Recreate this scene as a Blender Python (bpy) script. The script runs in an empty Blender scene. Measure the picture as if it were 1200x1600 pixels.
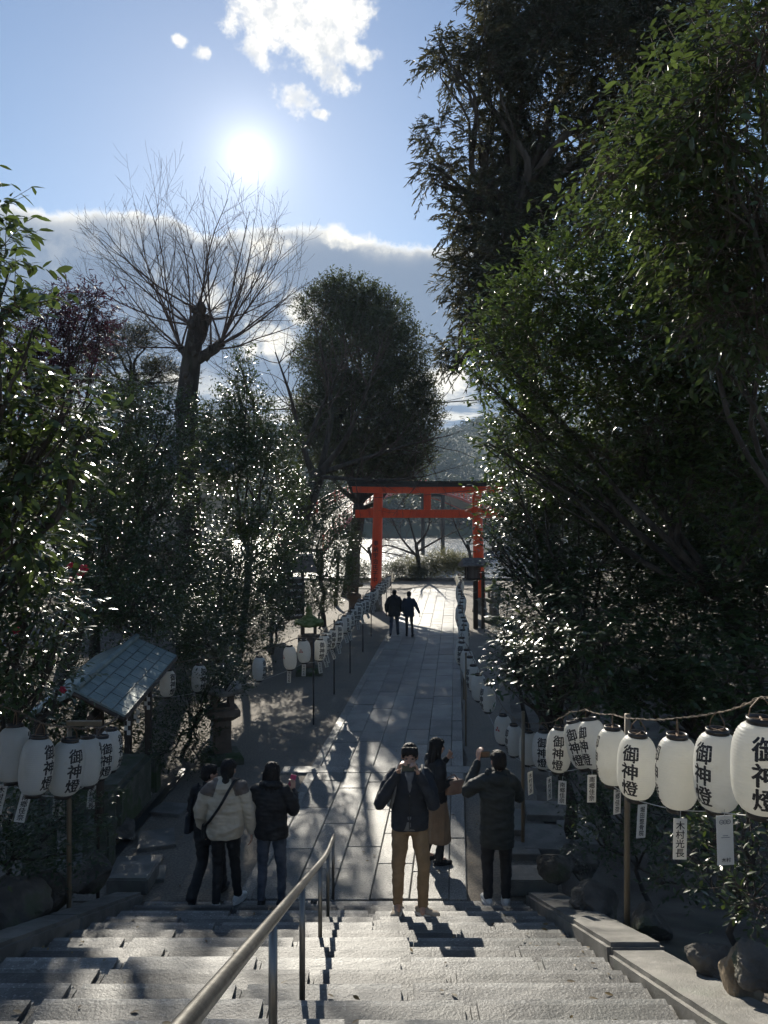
import bpy, bmesh, math, random
import numpy as np
from mathutils import Vector, Matrix, noise

S = bpy.context.scene
COL = S.collection
R = math.radians
rng = np.random.default_rng(7)
random.seed(7)

# ------------------------------------------------------------------ camera
CAM_H = 4.6
cam_d = bpy.data.cameras.new('camera')
cam = bpy.data.objects.new('camera', cam_d)
COL.objects.link(cam)
cam.location = (0, 0, CAM_H)
cam.rotation_euler = (R(90), 0, 0)
cam_d.sensor_fit = 'VERTICAL'
cam_d.sensor_height = 36
cam_d.lens = 27.0
cam_d.clip_start = 0.05
cam_d.clip_end = 6000
S.camera = cam

# ------------------------------------------------------------------ exposure
S.view_settings.view_transform = 'Standard'
S.view_settings.look = 'None'
S.view_settings.gamma = 1
S.view_settings.use_curve_mapping = False
S.view_settings.exposure = 1.1
S.cycles.use_denoising = True
S.cycles.max_bounces = 5
S.cycles.diffuse_bounces = 2
S.cycles.glossy_bounces = 2
S.cycles.transmission_bounces = 2
S.cycles.volume_bounces = 0
S.cycles.sample_clamp_indirect = 4
S.cycles.use_adaptive_sampling = True
S.cycles.adaptive_threshold = 0.03

# ------------------------------------------------------------------ sun and sky
SUN = Vector((-0.175, 1.0, 0.4625)).normalized()
SUN_EL = math.asin(SUN.z)
SUN_AZ = math.atan2(SUN.x, SUN.y)
sun_d = bpy.data.lights.new('sun', 'SUN')
sun_d.energy = 3.7
sun_d.angle = R(0.5)
sun_d.color = (1.0, 0.93, 0.80)
sun = bpy.data.objects.new('sun', sun_d)
COL.objects.link(sun)
sun.rotation_euler = (-SUN).to_track_quat('-Z', 'Y').to_euler()
sun.location = (-5, 30, 60)


class NG:
    """terse node building"""
    def __init__(s, tree):
        s.t = tree
        s.n = tree.nodes
        s.l = tree.links

    def put(s, sock, v):
        if isinstance(v, bpy.types.NodeSocket):
            s.l.new(v, sock)
        elif v is not None:
            if isinstance(v, (tuple, list)) and len(v) == 3 and sock.type == 'RGBA':
                v = (*v, 1)
            sock.default_value = v

    def m(s, op, a, b=None, c=None, clamp=False):
        n = s.n.new('ShaderNodeMath')
        n.operation = op
        n.use_clamp = clamp
        for i, v in enumerate((a, b, c)):
            if v is not None:
                s.put(n.inputs[i], v)
        return n.outputs[0]

    def sstep(s, x, lo, hi):
        n = s.n.new('ShaderNodeMapRange')
        n.interpolation_type = 'SMOOTHSTEP'
        s.put(n.inputs[0], x)
        n.inputs[1].default_value = lo
        n.inputs[2].default_value = hi
        return n.outputs[0]

    def mix(s, f, a, b, mode='MIX'):
        n = s.n.new('ShaderNodeMix')
        n.data_type = 'RGBA'
        n.blend_type = mode
        s.put(n.inputs[0], f)
        s.put(n.inputs[6], a)
        s.put(n.inputs[7], b)
        return n.outputs[2]

    def noise(s, vec, scale, detail=4, rough=.55, dist=0):
        n = s.n.new('ShaderNodeTexNoise')
        s.put(n.inputs['Vector'], vec)
        n.inputs['Scale'].default_value = scale
        n.inputs['Detail'].default_value = detail
        n.inputs['Roughness'].default_value = rough
        n.inputs['Distortion'].default_value = dist
        return n.outputs[0]

    def new(s, typ, **kw):
        n = s.n.new(typ)
        for k, v in kw.items():
            s.put(n.inputs[k], v)
        return n


world = bpy.data.worlds.new('World')
S.world = world
world.use_nodes = True
SKY_STRENGTH = 0.057


def build_sky():
    t = world.node_tree
    t.nodes.clear()
    g = NG(t)
    out = g.n.new('ShaderNodeOutputWorld')
    sky = g.n.new('ShaderNodeTexSky')
    sky.sky_type = 'NISHITA'
    sky.sun_disc = False
    sky.sun_elevation = SUN_EL
    sky.sun_rotation = SUN_AZ
    sky.altitude = 50
    sky.air_density = 1.0
    sky.dust_density = 0.12
    sky.ozone_density = 2.3
    co = g.n.new('ShaderNodeTexCoord').outputs['Generated']
    sep = g.n.new('ShaderNodeSeparateXYZ')
    g.l.new(co, sep.inputs[0])
    az = g.m('ARCTAN2', sep.outputs[0], sep.outputs[1])
    el = g.m('ARCSINE', sep.outputs[2])

    def azel(px, py):
        u, v = (px - 600) / 1200, (800 - py) / 1200
        return math.atan(u), math.atan(v / math.sqrt(1 + u * u))
    nz = g.noise(co, 7, 5, .6)
    nz2 = g.noise(co, 24, 6, .68)
    nzc = g.m('SUBTRACT', nz, .5)
    nz2c = g.m('SUBTRACT', nz2, .5)
    # --- large cloud bank low in the sky, silver lined along its upper edge
    fc = g.n.new('ShaderNodeFloatCurve')
    edge = [(-400, 330), (-150, 300), (20, 318), (60, 330), (100, 335), (160, 326), (220, 330), (280, 342), (330, 362), (380, 352), (430, 348),
            (480, 346), (530, 350), (560, 366), (620, 376), (690, 378), (760, 385), (900, 420), (1300, 460)]
    A0, A1, E1 = -0.8, 0.8, 0.6
    cv = fc.mapping.curves[0]
    pts = [((azel(*p)[0] - A0) / (A1 - A0), azel(*p)[1] / E1) for p in edge]
    while len(cv.points) < len(pts):
        cv.points.new(.5, .5)
    for i, p in enumerate(pts):
        cv.points[i].location = p
        cv.points[i].handle_type = 'AUTO'
    fc.mapping.update()
    fx = g.m('DIVIDE', g.m('SUBTRACT', az, A0), A1 - A0, clamp=True)
    g.l.new(fx, fc.inputs['Value'])
    top = g.m('MULTIPLY', fc.outputs[0], E1)
    top = g.m('ADD', top, g.m('ADD', g.m('MULTIPLY', nzc, .03), g.m('MULTIPLY', nz2c, .034)))
    dist = g.m('SUBTRACT', top, el)
    bank = g.sstep(dist, -.002, .010)
    # angular offset from the sun
    dot = g.n.new('ShaderNodeVectorMath')
    dot.operation = 'DOT_PRODUCT'
    g.l.new(co, dot.inputs[0])
    dot.inputs[1].default_value = SUN
    ang = g.m('ARCCOSINE', g.m('MINIMUM', dot.outputs['Value'], 1.0))
    near = g.m('POWER', 2.718, g.m('MULTIPLY', g.m('POWER', g.m('DIVIDE', ang, .26), 2.0), -1.0))
    rim = g.m('MULTIPLY', g.m('POWER', 2.718, g.m('DIVIDE', g.m('MAXIMUM', dist, 0), -.0065)), 1.8)
    patch = g.m('MULTIPLY', g.sstep(g.m('ADD', nz, g.m('MULTIPLY', nz2c, .5)), .50, .64), g.m('MULTIPLY', near, 1.2))
    # breaks of light low down
    low = g.m('MULTIPLY', g.sstep(el, .19, .10), g.sstep(g.noise(g.mapvec(co, (2, 2, 9)), 5, 4, .6), .47, .60))
    gaps = None
    for px, py, rx, ry in ((530, 372, 75, 26), (420, 385, 75, 30), (405, 440, 45, 40), (465, 480, 40, 36), (440, 540, 60, 40), (330, 470, 30, 40), (700, 600, 60, 30), (230, 590, 60, 16)):
        a_, e_ = azel(px, py)
        q = g.m('ADD', g.m('POWER', g.m('DIVIDE', g.m('SUBTRACT', az, a_), rx / 1200), 2.0), g.m('POWER', g.m('DIVIDE', g.m('SUBTRACT', el, e_), ry / 1200 * .86), 2.0))
        q = g.m('POWER', 2.718, g.m('MULTIPLY', q, -.8))
        gaps = q if gaps is None else g.m('MAXIMUM', gaps, q)
    gaps = g.sstep(g.m('ADD', g.m('MULTIPLY', gaps, .62), g.m('ADD', g.m('MULTIPLY', nzc, 1.3), g.m('MULTIPLY', nz2c, 1.3))), .28, .75)
    rim = g.m('ADD', rim, gaps)
    lit = g.m('MINIMUM', g.m('ADD', g.m('ADD', rim, g.m('MULTIPLY', patch, .3)), g.m('MULTIPLY', low, .9)), 1.0)
    shade = g.mix(g.m('MULTIPLY', near, .55), (.25, .345, .50), (.36, .44, .58))
    shade = g.mix(g.sstep(nz, .3, .7), g.mix(.12, shade, (.12, .17, .27)), shade)
    bankc = g.mix(lit, shade, (1.45, 1.38, 1.22))
    # --- broken white cumulus above the sun
    tot = None
    for px, py, rx, ry in ((430, 25, 95, 50), (500, 70, 62, 55), (395, 80, 30, 30), (520, 20, 70, 40), (515, 115, 38, 34), (560, 88, 32, 18), (465, 155, 44, 28), (500, 178, 18, 10),
                           (316, 80, 17, 15), (282, 62, 15, 9)):
        a, e = azel(px, py)
        q = g.m('ADD', g.m('POWER', g.m('DIVIDE', g.m('SUBTRACT', az, a), rx / 1200 / (1 + ((px - 600) / 1200) ** 2)), 2.0),
                g.m('POWER', g.m('DIVIDE', g.m('SUBTRACT', el, e), ry / 1200 * .86), 2.0))
        q = g.m('POWER', 2.718, g.m('MULTIPLY', q, -.75))
        tot = q if tot is None else g.m('MAXIMUM', tot, q)
    dens = g.m('ADD', g.m('MULTIPLY', tot, .8), g.m('ADD', g.m('MULTIPLY', nzc, 1.9), g.m('MULTIPLY', nz2c, 1.7)))
    dens = g.m('MULTIPLY', dens, g.sstep(tot, .02, .3))
    cum = g.sstep(dens, .30, .74)
    cumc = g.mix(g.sstep(g.m('ADD', nz2, g.m('MULTIPLY', nzc, .6)), .35, .6), (.72, .77, .84), (1.38, 1.34, 1.26))
    # --- glow of the bright air right around the sun
    glow = g.m('ADD', g.m('MULTIPLY', g.m('POWER', 2.718, g.m('DIVIDE', ang, -.023)), 1.5), g.m('MULTIPLY', g.m('POWER', 2.718, g.m('DIVIDE', ang, -.15)), .07))
    b_sky = g.n.new('ShaderNodeBackground')
    skyc = g.mix(1.0, sky.outputs[0], (1.0, 1.0, 1.0), 'MULTIPLY')
    g.l.new(skyc, b_sky.inputs[0])
    b_sky.inputs[1].default_value = SKY_STRENGTH
    cl = g.mix(cum, bankc, cumc)
    b_cl = g.n.new('ShaderNodeBackground')
    g.l.new(cl, b_cl.inputs[0])
    b_cl.inputs[1].default_value = CLOUD
    alpha = g.m('MAXIMUM', g.m('MULTIPLY', bank, g.sstep(el, -.02, .0)), cum)
    mx = g.n.new('ShaderNodeMixShader')
    g.l.new(alpha, mx.inputs[0])
    g.l.new(b_sky.outputs[0], mx.inputs[1])
    g.l.new(b_cl.outputs[0], mx.inputs[2])
    b_gl = g.n.new('ShaderNodeBackground')
    b_gl.inputs[0].default_value = (1.0, .965, .90, 1)
    g.l.new(g.m('MULTIPLY', glow, CLOUD), b_gl.inputs[1])
    ad = g.n.new('ShaderNodeAddShader')
    g.l.new(mx.outputs[0], ad.inputs[0])
    g.l.new(b_gl.outputs[0], ad.inputs[1])
    g.l.new(ad.outputs[0], out.inputs[0])


def _mapvec(s, vec, sc):
    n = s.n.new('ShaderNodeVectorMath')
    n.operation = 'MULTIPLY'
    s.l.new(vec, n.inputs[0])
    n.inputs[1].default_value = sc
    return n.outputs[0]


NG.mapvec = _mapvec
CLOUD = 0.42
build_sky()

# ------------------------------------------------------------------ helpers


def P(px, py, d):
    """a point at forward distance d seen in the direction of photograph pixel px, py"""
    return Vector(((px - 600) / 1200 * d, d, CAM_H - (py - 800) / 1200 * d))


def link(name, me, mat=None, parent=None, smooth=False):
    o = bpy.data.objects.new(name, me)
    COL.objects.link(o)
    if mat is not None:
        me.materials.append(mat)
    if parent is not None:
        o.parent = parent
    if smooth:
        me.polygons.foreach_set('use_smooth', [True] * len(me.polygons))
    return o


class MB:
    """collects shapes that become one mesh object"""
    def __init__(s):
        s.v, s.f, s.t = [], [], []

    def add(s, vf, M=None, tint=.5):
        v, f = vf
        s.t += list(tint) if isinstance(tint, list) else [tint] * len(f)
        o = len(s.v)
        s.v += [tuple(M @ Vector(p)) for p in v] if M is not None else [tuple(p) for p in v]
        s.f += [tuple(i + o for i in q) for q in f]
        return s

    def build(s, name, mat, parent=None, smooth=False):
        me = bpy.data.meshes.new(name)
        me.from_pydata(s.v, [], s.f)
        me.update()
        if any(x != .5 for x in s.t) and len(me.polygons) == len(s.t):
            me.attributes.new('tint', 'FLOAT', 'FACE').data.foreach_set('value', s.t)
        return link(name, me, mat, parent, smooth)


def tag(o, label=None, cat=None, group=None, kind=None):
    if label:
        o['label'] = label
    if cat:
        o['category'] = cat
    if group:
        o['group'] = group
    if kind:
        o['kind'] = kind
    return o


def empty(name, loc=(0, 0, 0), rot=(0, 0, 0), label=None, cat=None, group=None):
    o = bpy.data.objects.new(name, None)
    o.empty_display_size = .1
    COL.objects.link(o)
    o.location = loc
    o.rotation_euler = rot
    return tag(o, label, cat, group)


def copy_tree(o, parent=None):
    c = o.copy()
    COL.objects.link(c)
    if parent is not None:
        c.parent = parent
    for ch in list(o.children):
        copy_tree(ch, c)
    return c


def box(c, s, rz=0.0, bev=0.0):
    bm = bmesh.new()
    bmesh.ops.create_cube(bm, size=1)
    for v in bm.verts:
        v.co = Vector((v.co.x * s[0], v.co.y * s[1], v.co.z * s[2]))
    if bev:
        bmesh.ops.bevel(bm, geom=list(bm.edges), offset=bev, segments=2, affect='EDGES', profile=.6)
    M = Matrix.Translation(c) @ Matrix.Rotation(rz, 4, 'Z')
    bm.verts.index_update()
    r = ([tuple(M @ v.co) for v in bm.verts], [tuple(v.index for v in f.verts) for f in bm.faces])
    bm.free()
    return r


def rough_block(c, s, rz=0.0, cut=.09, cuty=None, amp=.008, seed=0, bev=.09, tilt=(0, 0)):
    """a stone block with worn, uneven faces"""
    bm = bmesh.new()
    bmesh.ops.create_cube(bm, size=1)
    for v in bm.verts:
        v.co = Vector((v.co.x * s[0], v.co.y * s[1], v.co.z * s[2]))
    bmesh.ops.bevel(bm, geom=list(bm.edges), offset=min(s) * bev, segments=2, affect='EDGES')
    for ax in range(3):
        n = int(s[ax] / ((cuty if cuty and ax == 1 else cut)))
        no = [0, 0, 0]
        no[ax] = 1
        for i in range(1, n):
            co = [0, 0, 0]
            co[ax] = -s[ax] / 2 + s[ax] * i / n
            bmesh.ops.bisect_plane(bm, geom=bm.verts[:] + bm.edges[:] + bm.faces[:], plane_co=co, plane_no=no)
    bmesh.ops.triangulate(bm, faces=[f for f in bm.faces if len(f.verts) > 4])
    bm.normal_update()
    sv = Vector((seed * 3.7, seed * 1.3, seed * 2.1))
    nn = [v.normal.copy() for v in bm.verts]
    for v, n in zip(list(bm.verts), nn):
        k = noise.noise((v.co + sv) * 7) * .6 + noise.noise((v.co + sv) * 19) * .4
        v.co += n * k * amp
    M = Matrix.Translation(c) @ Matrix.Rotation(rz, 4, 'Z') @ Matrix.Rotation(tilt[0], 4, 'X') @ Matrix.Rotation(tilt[1], 4, 'Y')
    bm.verts.index_update()
    r = ([tuple(M @ v.co) for v in bm.verts], [tuple(v.index for v in f.verts) for f in bm.faces])
    bm.free()
    return r


def frame_at(d, up=Vector((0, 0, 1))):
    d = d.normalized()
    a = d.cross(up if abs(d.dot(up)) < .95 else Vector((1, 0, 0))).normalized()
    return a, d.cross(a).normalized()


def tube(pts, rad, n=8, cap=True):
    pts = [Vector(p) for p in pts]
    if not isinstance(rad, (list, tuple)):
        rad = [rad] * len(pts)
    v, f = [], []
    a = None
    for i, p in enumerate(pts):
        d = (pts[min(i + 1, len(pts) - 1)] - pts[max(i - 1, 0)])
        if d.length < 1e-9:
            d = Vector((0, 0, 1))
        d.normalize()
        if a is None:
            a, b = frame_at(d)
        else:
            a = (a - d * a.dot(d)).normalized()
            b = d.cross(a)
        for k in range(n):
            t = 2 * math.pi * k / n
            v.append(p + (a * math.cos(t) + b * math.sin(t)) * rad[i])
    for i in range(len(pts) - 1):
        for k in range(n):
            k2 = (k + 1) % n
            f.append((i * n + k, i * n + k2, (i + 1) * n + k2, (i + 1) * n + k))
    if cap:
        f.append(tuple(range(n))[::-1])
        f.append(tuple((len(pts) - 1) * n + k for k in range(n)))
    return v, f


def lathe(prof, n=24, c=(0, 0, 0), cap=True):
    """revolve (radius, z) pairs"""
    v, f = [], []
    for r, z in prof:
        for k in range(n):
            t = 2 * math.pi * k / n
            v.append((c[0] + r * math.cos(t), c[1] + r * math.sin(t), c[2] + z))
    for i in range(len(prof) - 1):
        for k in range(n):
            k2 = (k + 1) % n
            f.append((i * n + k, i * n + k2, (i + 1) * n + k2, (i + 1) * n + k))
    if cap:
        f.append(tuple(range(n))[::-1])
        f.append(tuple((len(prof) - 1) * n + k for k in range(n)))
    return v, f


def loft(rings, n=20, e=2.0):
    """closed shape through (cx, cy, cz, rx, ry) rings; e>2 squares the section"""
    v, f = [], []
    for cx, cy, cz, rx, ry in rings:
        for k in range(n):
            t = 2 * math.pi * k / n
            c, s_ = math.cos(t), math.sin(t)
            q = (abs(c) ** e + abs(s_) ** e) ** (-1 / e)
            v.append((cx + rx * c * q, cy + ry * s_ * q, cz))
    for i in range(len(rings) - 1):
        for k in range(n):
            k2 = (k + 1) % n
            f.append((i * n + k, i * n + k2, (i + 1) * n + k2, (i + 1) * n + k))
    f.append(tuple(range(n))[::-1])
    f.append(tuple((len(rings) - 1) * n + k for k in range(n)))
    return v, f


def ellip(c, r, n=18, m=10, M=None):
    v, f = [], []
    for i in range(m + 1):
        ph = math.pi * i / m
        for k in range(n):
            t = 2 * math.pi * k / n
            p = Vector((r[0] * math.sin(ph) * math.cos(t), r[1] * math.sin(ph) * math.sin(t), -r[2] * math.cos(ph)))
            v.append((M @ p if M is not None else p) + Vector(c))
    for i in range(m):
        for k in range(n):
            k2 = (k + 1) % n
            f.append((i * n + k, i * n + k2, (i + 1) * n + k2, (i + 1) * n + k))
    return v, f


# ------------------------------------------------------------------ materials
def pmat(name, c1, c2=None, scale=6.0, rough=.6, bump=0.0, bscale=40.0, metal=0.0, spec=.5, lo=.38, hi=.62, transl=0.0, tcol=None, speck=None, detail=6, stretch=None, tinted=0.0, coat=0.0, inplace=False):
    m = bpy.data.materials.new(name)
    m.use_nodes = True
    t = m.node_tree
    g = NG(t)
    t.nodes.clear()
    out = g.n.new('ShaderNodeOutputMaterial')
    b = g.n.new('ShaderNodeBsdfPrincipled')
    co = g.n.new('ShaderNodeTexCoord').outputs['Object'] if not inplace else g.n.new('ShaderNodeNewGeometry').outputs['Position']
    if stretch:
        co = g.mapvec(co, stretch)
    col = None
    if c2 is not None:
        col = g.mix(g.sstep(g.noise(co, scale, detail), lo, hi), c1, c2)
    if speck:
        for sc, c, a, bb, amt in speck:
            k = g.m('MULTIPLY', g.sstep(g.noise(co, sc, 3, .6), a, bb), amt)
            col = g.mix(k, col if col is not None else c1, c)
    if tinted:
        at = g.n.new('ShaderNodeAttribute')
        at.attribute_name = 'tint'
        k = g.m('ADD', 1 - tinted * .5, g.m('MULTIPLY', at.outputs['Fac'], tinted))
        cmb = g.n.new('ShaderNodeCombineColor')
        for i in range(3):
            g.l.new(k, cmb.inputs[i])
        col = g.mix(1.0, col, cmb.outputs[0], 'MULTIPLY')
    g.put(b.inputs['Base Color'], col if col is not None else c1)
    b.inputs['Roughness'].default_value = rough
    b.inputs['Metallic'].default_value = metal
    b.inputs['Specular IOR Level'].default_value = spec
    if coat:
        b.inputs['Coat Weight'].default_value = coat
    if bump:
        bn = g.n.new('ShaderNodeBump')
        bn.inputs['Strength'].default_value = 1.0
        bn.inputs['Distance'].default_value = bump
        g.l.new(g.noise(co, bscale, 5, .6), bn.inputs['Height'])
        g.l.new(bn.outputs[0], b.inputs['Normal'])
    sh = b.outputs[0]
    if transl:
        tr = g.n.new('ShaderNodeBsdfTranslucent')
        g.put(tr.inputs[0], tcol if tcol is not None else (col if col is not None else c1))
        mx = g.n.new('ShaderNodeMixShader')
        mx.inputs[0].default_value = transl
        g.l.new(sh, mx.inputs[1])
        g.l.new(tr.outputs[0], mx.inputs[2])
        sh = mx.outputs[0]
    g.l.new(sh, out.inputs[0])
    return m


def leafmat(name, dark, mid, light, odd=None, oddamt=.03, rough=.3, transl=.3, tcol=(.16, .22, .03), spec=.5):
    m = bpy.data.materials.new(name)
    m.use_nodes = True
    t = m.node_tree
    g = NG(t)
    t.nodes.clear()
    out = g.n.new('ShaderNodeOutputMaterial')
    at = g.n.new('ShaderNodeAttribute')
    at.attribute_name = 'tint'
    f = at.outputs['Fac']
    col = g.mix(g.sstep(f, .0, .55), dark, mid)
    col = g.mix(g.sstep(f, .6, .95), col, light)
    tc = g.mix(g.sstep(f, .2, .9), tuple(x * .55 for x in tcol), tcol)
    if odd:
        k = g.sstep(f, 1 - oddamt, 1 - oddamt * .9)
        col = g.mix(k, col, odd)
        tc = g.mix(k, tc, odd)
    b = g.new('ShaderNodeBsdfPrincipled', **{'Base Color': col, 'Roughness': rough, 'Specular IOR Level': spec})
    tr = g.new('ShaderNodeBsdfTranslucent', Color=tc)
    mx = g.n.new('ShaderNodeMixShader')
    mx.inputs[0].default_value = transl
    g.l.new(b.outputs[0], mx.inputs[1])
    g.l.new(tr.outputs[0], mx.inputs[2])
    g.l.new(mx.outputs[0], out.inputs[0])
    return m


M_ = {}
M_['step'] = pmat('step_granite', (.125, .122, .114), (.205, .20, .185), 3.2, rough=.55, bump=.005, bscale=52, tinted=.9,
                  speck=[(48, (.07, .07, .07), .55, .66, .7), (42, (.40, .39, .365), .57, .67, .7), (1.1, (.11, .12, .11), .5, .7, .6)])
M_['path'] = pmat('paving_granite', (.18, .174, .16), (.27, .26, .232), 1.3, rough=.5, bump=.010, bscale=50, tinted=.5,
                  speck=[(48, (.06, .06, .06), .54, .63, .8), (40, (.46, .45, .42), .57, .66, .6), (.7, (.12, .125, .11), .5, .7, .6), (3.1, (.15, .15, .14), .55, .7, .5)])
M_['curb'] = pmat('curb_granite', (.13, .125, .112), (.21, .2, .18), 4, rough=.55, bump=.007, bscale=60,
                  speck=[(140, (.08, .08, .08), .56, .66, .6), (2, (.10, .12, .09), .52, .7, .6)])
M_['ground'] = pmat('earth_ground', (.085, .070, .055), (.155, .132, .105), 1.6, rough=.9, bump=.012, bscale=45,
                    speck=[(60, (.25, .23, .2), .60, .68, .7), (.5, (.05, .06, .035), .55, .72, .7)])
M_['gravel'] = pmat('gravel', (.155, .130, .104), (.25, .215, .17), 35, rough=.85, bump=.012, bscale=80,
                    speck=[(70, (.07, .065, .06), .57, .66, .8), (.8, (.12, .11, .09), .5, .7, .6)])
M_['water'] = pmat('river_water', (.02, .03, .035), rough=.26, bump=.3, bscale=.9, spec=.6, stretch=(1, .4, 1))
M_['red'] = pmat('vermilion_paint', (.80, .095, .025), (.72, .075, .02), 2.5, rough=.38, bump=.0006, bscale=60, stretch=(1, 1, .3), speck=[(5, (.36, .05, .03), .55, .72, .6), (1.2, (.62, .16, .08), .55, .75, .45), (11, (.25, .06, .04), .62, .72, .5)])
M_['black'] = pmat('black_lacquer', (.012, .013, .014), (.03, .03, .03), 4, rough=.35)
M_['bronze_cap'] = pmat('dark_copper_sheet', (.03, .035, .035), (.06, .07, .065), 5, rough=.35, metal=.3)
M_['copper'] = pmat('weathered_copper', (.15, .205, .20), (.22, .28, .265), 3, rough=.5, metal=.15, bump=.002, bscale=25, speck=[(7, (.26, .25, .2), .55, .7, .5), (22, (.10, .12, .11), .58, .68, .5)])
M_['wood'] = pmat('dark_wood', (.035, .025, .018), (.075, .052, .036), 8, rough=.7, bump=.004, bscale=40, stretch=(1, 1, .15))
M_['oldwood'] = pmat('grey_wood', (.12, .10, .085), (.2, .17, .14), 9, rough=.75, bump=.004, bscale=40, stretch=(1, 1, .12))
M_['pole'] = pmat('bamboo_pole', (.16, .12, .075), (.25, .19, .12), 6, rough=.5, stretch=(1, 1, .2), bump=.001)
M_['steel'] = pmat('brushed_steel', (.17, .165, .155), (.24, .235, .22), 30, rough=.34, metal=.9, stretch=(1, 1, .1), bump=.0004, bscale=200)
M_['paper'] = pmat('lantern_paper', (.70, .71, .70), (.82, .82, .80), 5, rough=.45, transl=.55, tcol=(.85, .83, .75), bump=.0012, bscale=45, inplace=True, speck=[(4, (.52, .47, .37), .56, .72, .4), (14, (.45, .40, .32), .62, .72, .4)])
M_['ink'] = pmat('brush_ink', (.012, .012, .014), (.03, .03, .032), 40, rough=.55)
M_['redink'] = pmat('red_ink', (.35, .025, .02), (.5, .05, .035), 40, rough=.55)
M_['ring'] = pmat('lacquered_ring', (.012, .011, .011), (.035, .028, .022), 14, rough=.35)
M_['ringtop'] = pmat('ring_wood', (.16, .095, .05), (.24, .15, .085), 14, rough=.6)
M_['rope'] = pmat('rope_fibre', (.10, .075, .055), (.2, .155, .11), 60, rough=.85, bump=.003, bscale=120)
M_['cord'] = pmat('pale_cord', (.4, .4, .38), (.52, .51, .47), 40, rough=.7)
M_['tag'] = pmat('tag_card', (.70, .69, .64), (.78, .77, .72), 5, rough=.6, transl=.25, tcol=(.6, .55, .45))
M_['plaster'] = pmat('plaster_wall', (.42, .39, .33), (.52, .48, .41), 2, rough=.85, bump=.004, bscale=20, speck=[(1, (.3, .28, .24), .55, .7, .4)])
M_['tile'] = pmat('roof_tile', (.10, .105, .11), (.17, .175, .18), 3, rough=.35, bump=.004, bscale=12)
M_['stone'] = pmat('lantern_stone', (.15, .14, .125), (.24, .225, .2), 5, rough=.85, bump=.012, bscale=30, speck=[(2.2, (.075, .10, .035), .5, .62, .8), (90, (.08, .08, .08), .58, .68, .5)])
M_['brownstone'] = pmat('brown_stone', (.13, .095, .07), (.19, .14, .105), 5, rough=.85, bump=.008, bscale=30, speck=[(2.2, (.09, .09, .05), .5, .65, .6)])
M_['moss'] = pmat('mossy_stone', (.10, .14, .03), (.24, .26, .10), 9, rough=.95, bump=.012, bscale=50)
M_['rock'] = pmat('rock', (.065, .058, .048), (.13, .115, .095), 3, rough=.85, bump=.03, bscale=9, speck=[(1.7, (.06, .08, .035), .52, .66, .7)])
M_['tanrock'] = pmat('tan_rock', (.20, .145, .09), (.30, .23, .15), 4, rough=.85, bump=.02, bscale=12)
M_['bark'] = pmat('bark', (.032, .027, .022), (.07, .06, .05), 7, rough=.9, bump=.03, bscale=14, stretch=(1, 1, .25), speck=[(1.5, (.05, .065, .03), .55, .7, .5)])
M_['twig'] = pmat('twig_bark', (.065, .045, .038), (.11, .08, .065), 9, rough=.8)
M_['hill'] = pmat('hill_ground', (.035, .05, .025), (.06, .075, .035), .1, rough=.9)
M_['skin'] = pmat('skin', (.50, .30, .21), (.56, .34, .25), 20, rough=.5)
M_['hair'] = pmat('black_hair', (.010, .009, .009), (.022, .018, .016), 30, spec=.25, rough=.6, bump=.004, bscale=120, stretch=(3, 3, .3))
M_['navy'] = pmat('navy_cloth', (.014, .018, .026), (.022, .027, .036), 8, rough=.75, bump=.002, bscale=250)
M_['blackcloth'] = pmat('black_cloth', (.009, .010, .012), (.016, .017, .02), 8, rough=.7, bump=.002, bscale=250)
M_['darkgreen'] = pmat('dark_parka_cloth', (.016, .022, .022), (.026, .032, .03), 8, rough=.7, bump=.002, bscale=250)
M_['bluecoat'] = pmat('blue_coat_cloth', (.014, .022, .042), (.02, .03, .055), 8, rough=.6, bump=.002, bscale=250)
M_['khaki'] = pmat('khaki_cotton', (.23, .155, .085), (.30, .205, .115), 6, rough=.85, bump=.0015, bscale=300)
M_['skirt'] = pmat('tan_wool', (.22, .15, .095), (.28, .195, .125), 6, rough=.9, bump=.002, bscale=250)
M_['beige'] = pmat('beige_nylon', (.52, .46, .35), (.60, .53, .41), 5, rough=.65, bump=.002, bscale=120)
M_['taupe'] = pmat('taupe_nylon', (.14, .11, .09), (.18, .145, .12), 5, rough=.65)
M_['denim'] = pmat('blue_denim', (.045, .06, .085), (.085, .105, .14), 9, rough=.85, bump=.001, bscale=400)
M_['white'] = pmat('white_rubber', (.60, .60, .57), (.7, .69, .66), 12, rough=.6)
M_['sneaker'] = pmat('beige_suede', (.32, .27, .21), (.40, .34, .27), 15, rough=.85)
M_['grey'] = pmat('grey_cloth', (.14, .145, .15), (.19, .195, .2), 15, rough=.85)
M_['leather'] = pmat('tan_leather', (.26, .15, .10), (.32, .2, .14), 12, rough=.5)
M_['phone'] = pmat('phone_glass', (.01, .03, .028), rough=.12, spec=.6)
M_['pink'] = pmat('pink_case', (.55, .08, .18), rough=.35)
M_['bottle'] = pmat('bottle_plastic', (.45, .55, .62), rough=.15, spec=.6)
M_['glove'] = pmat('teal_glove', (.03, .06, .065), (.05, .08, .085), 20, rough=.8)

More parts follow.
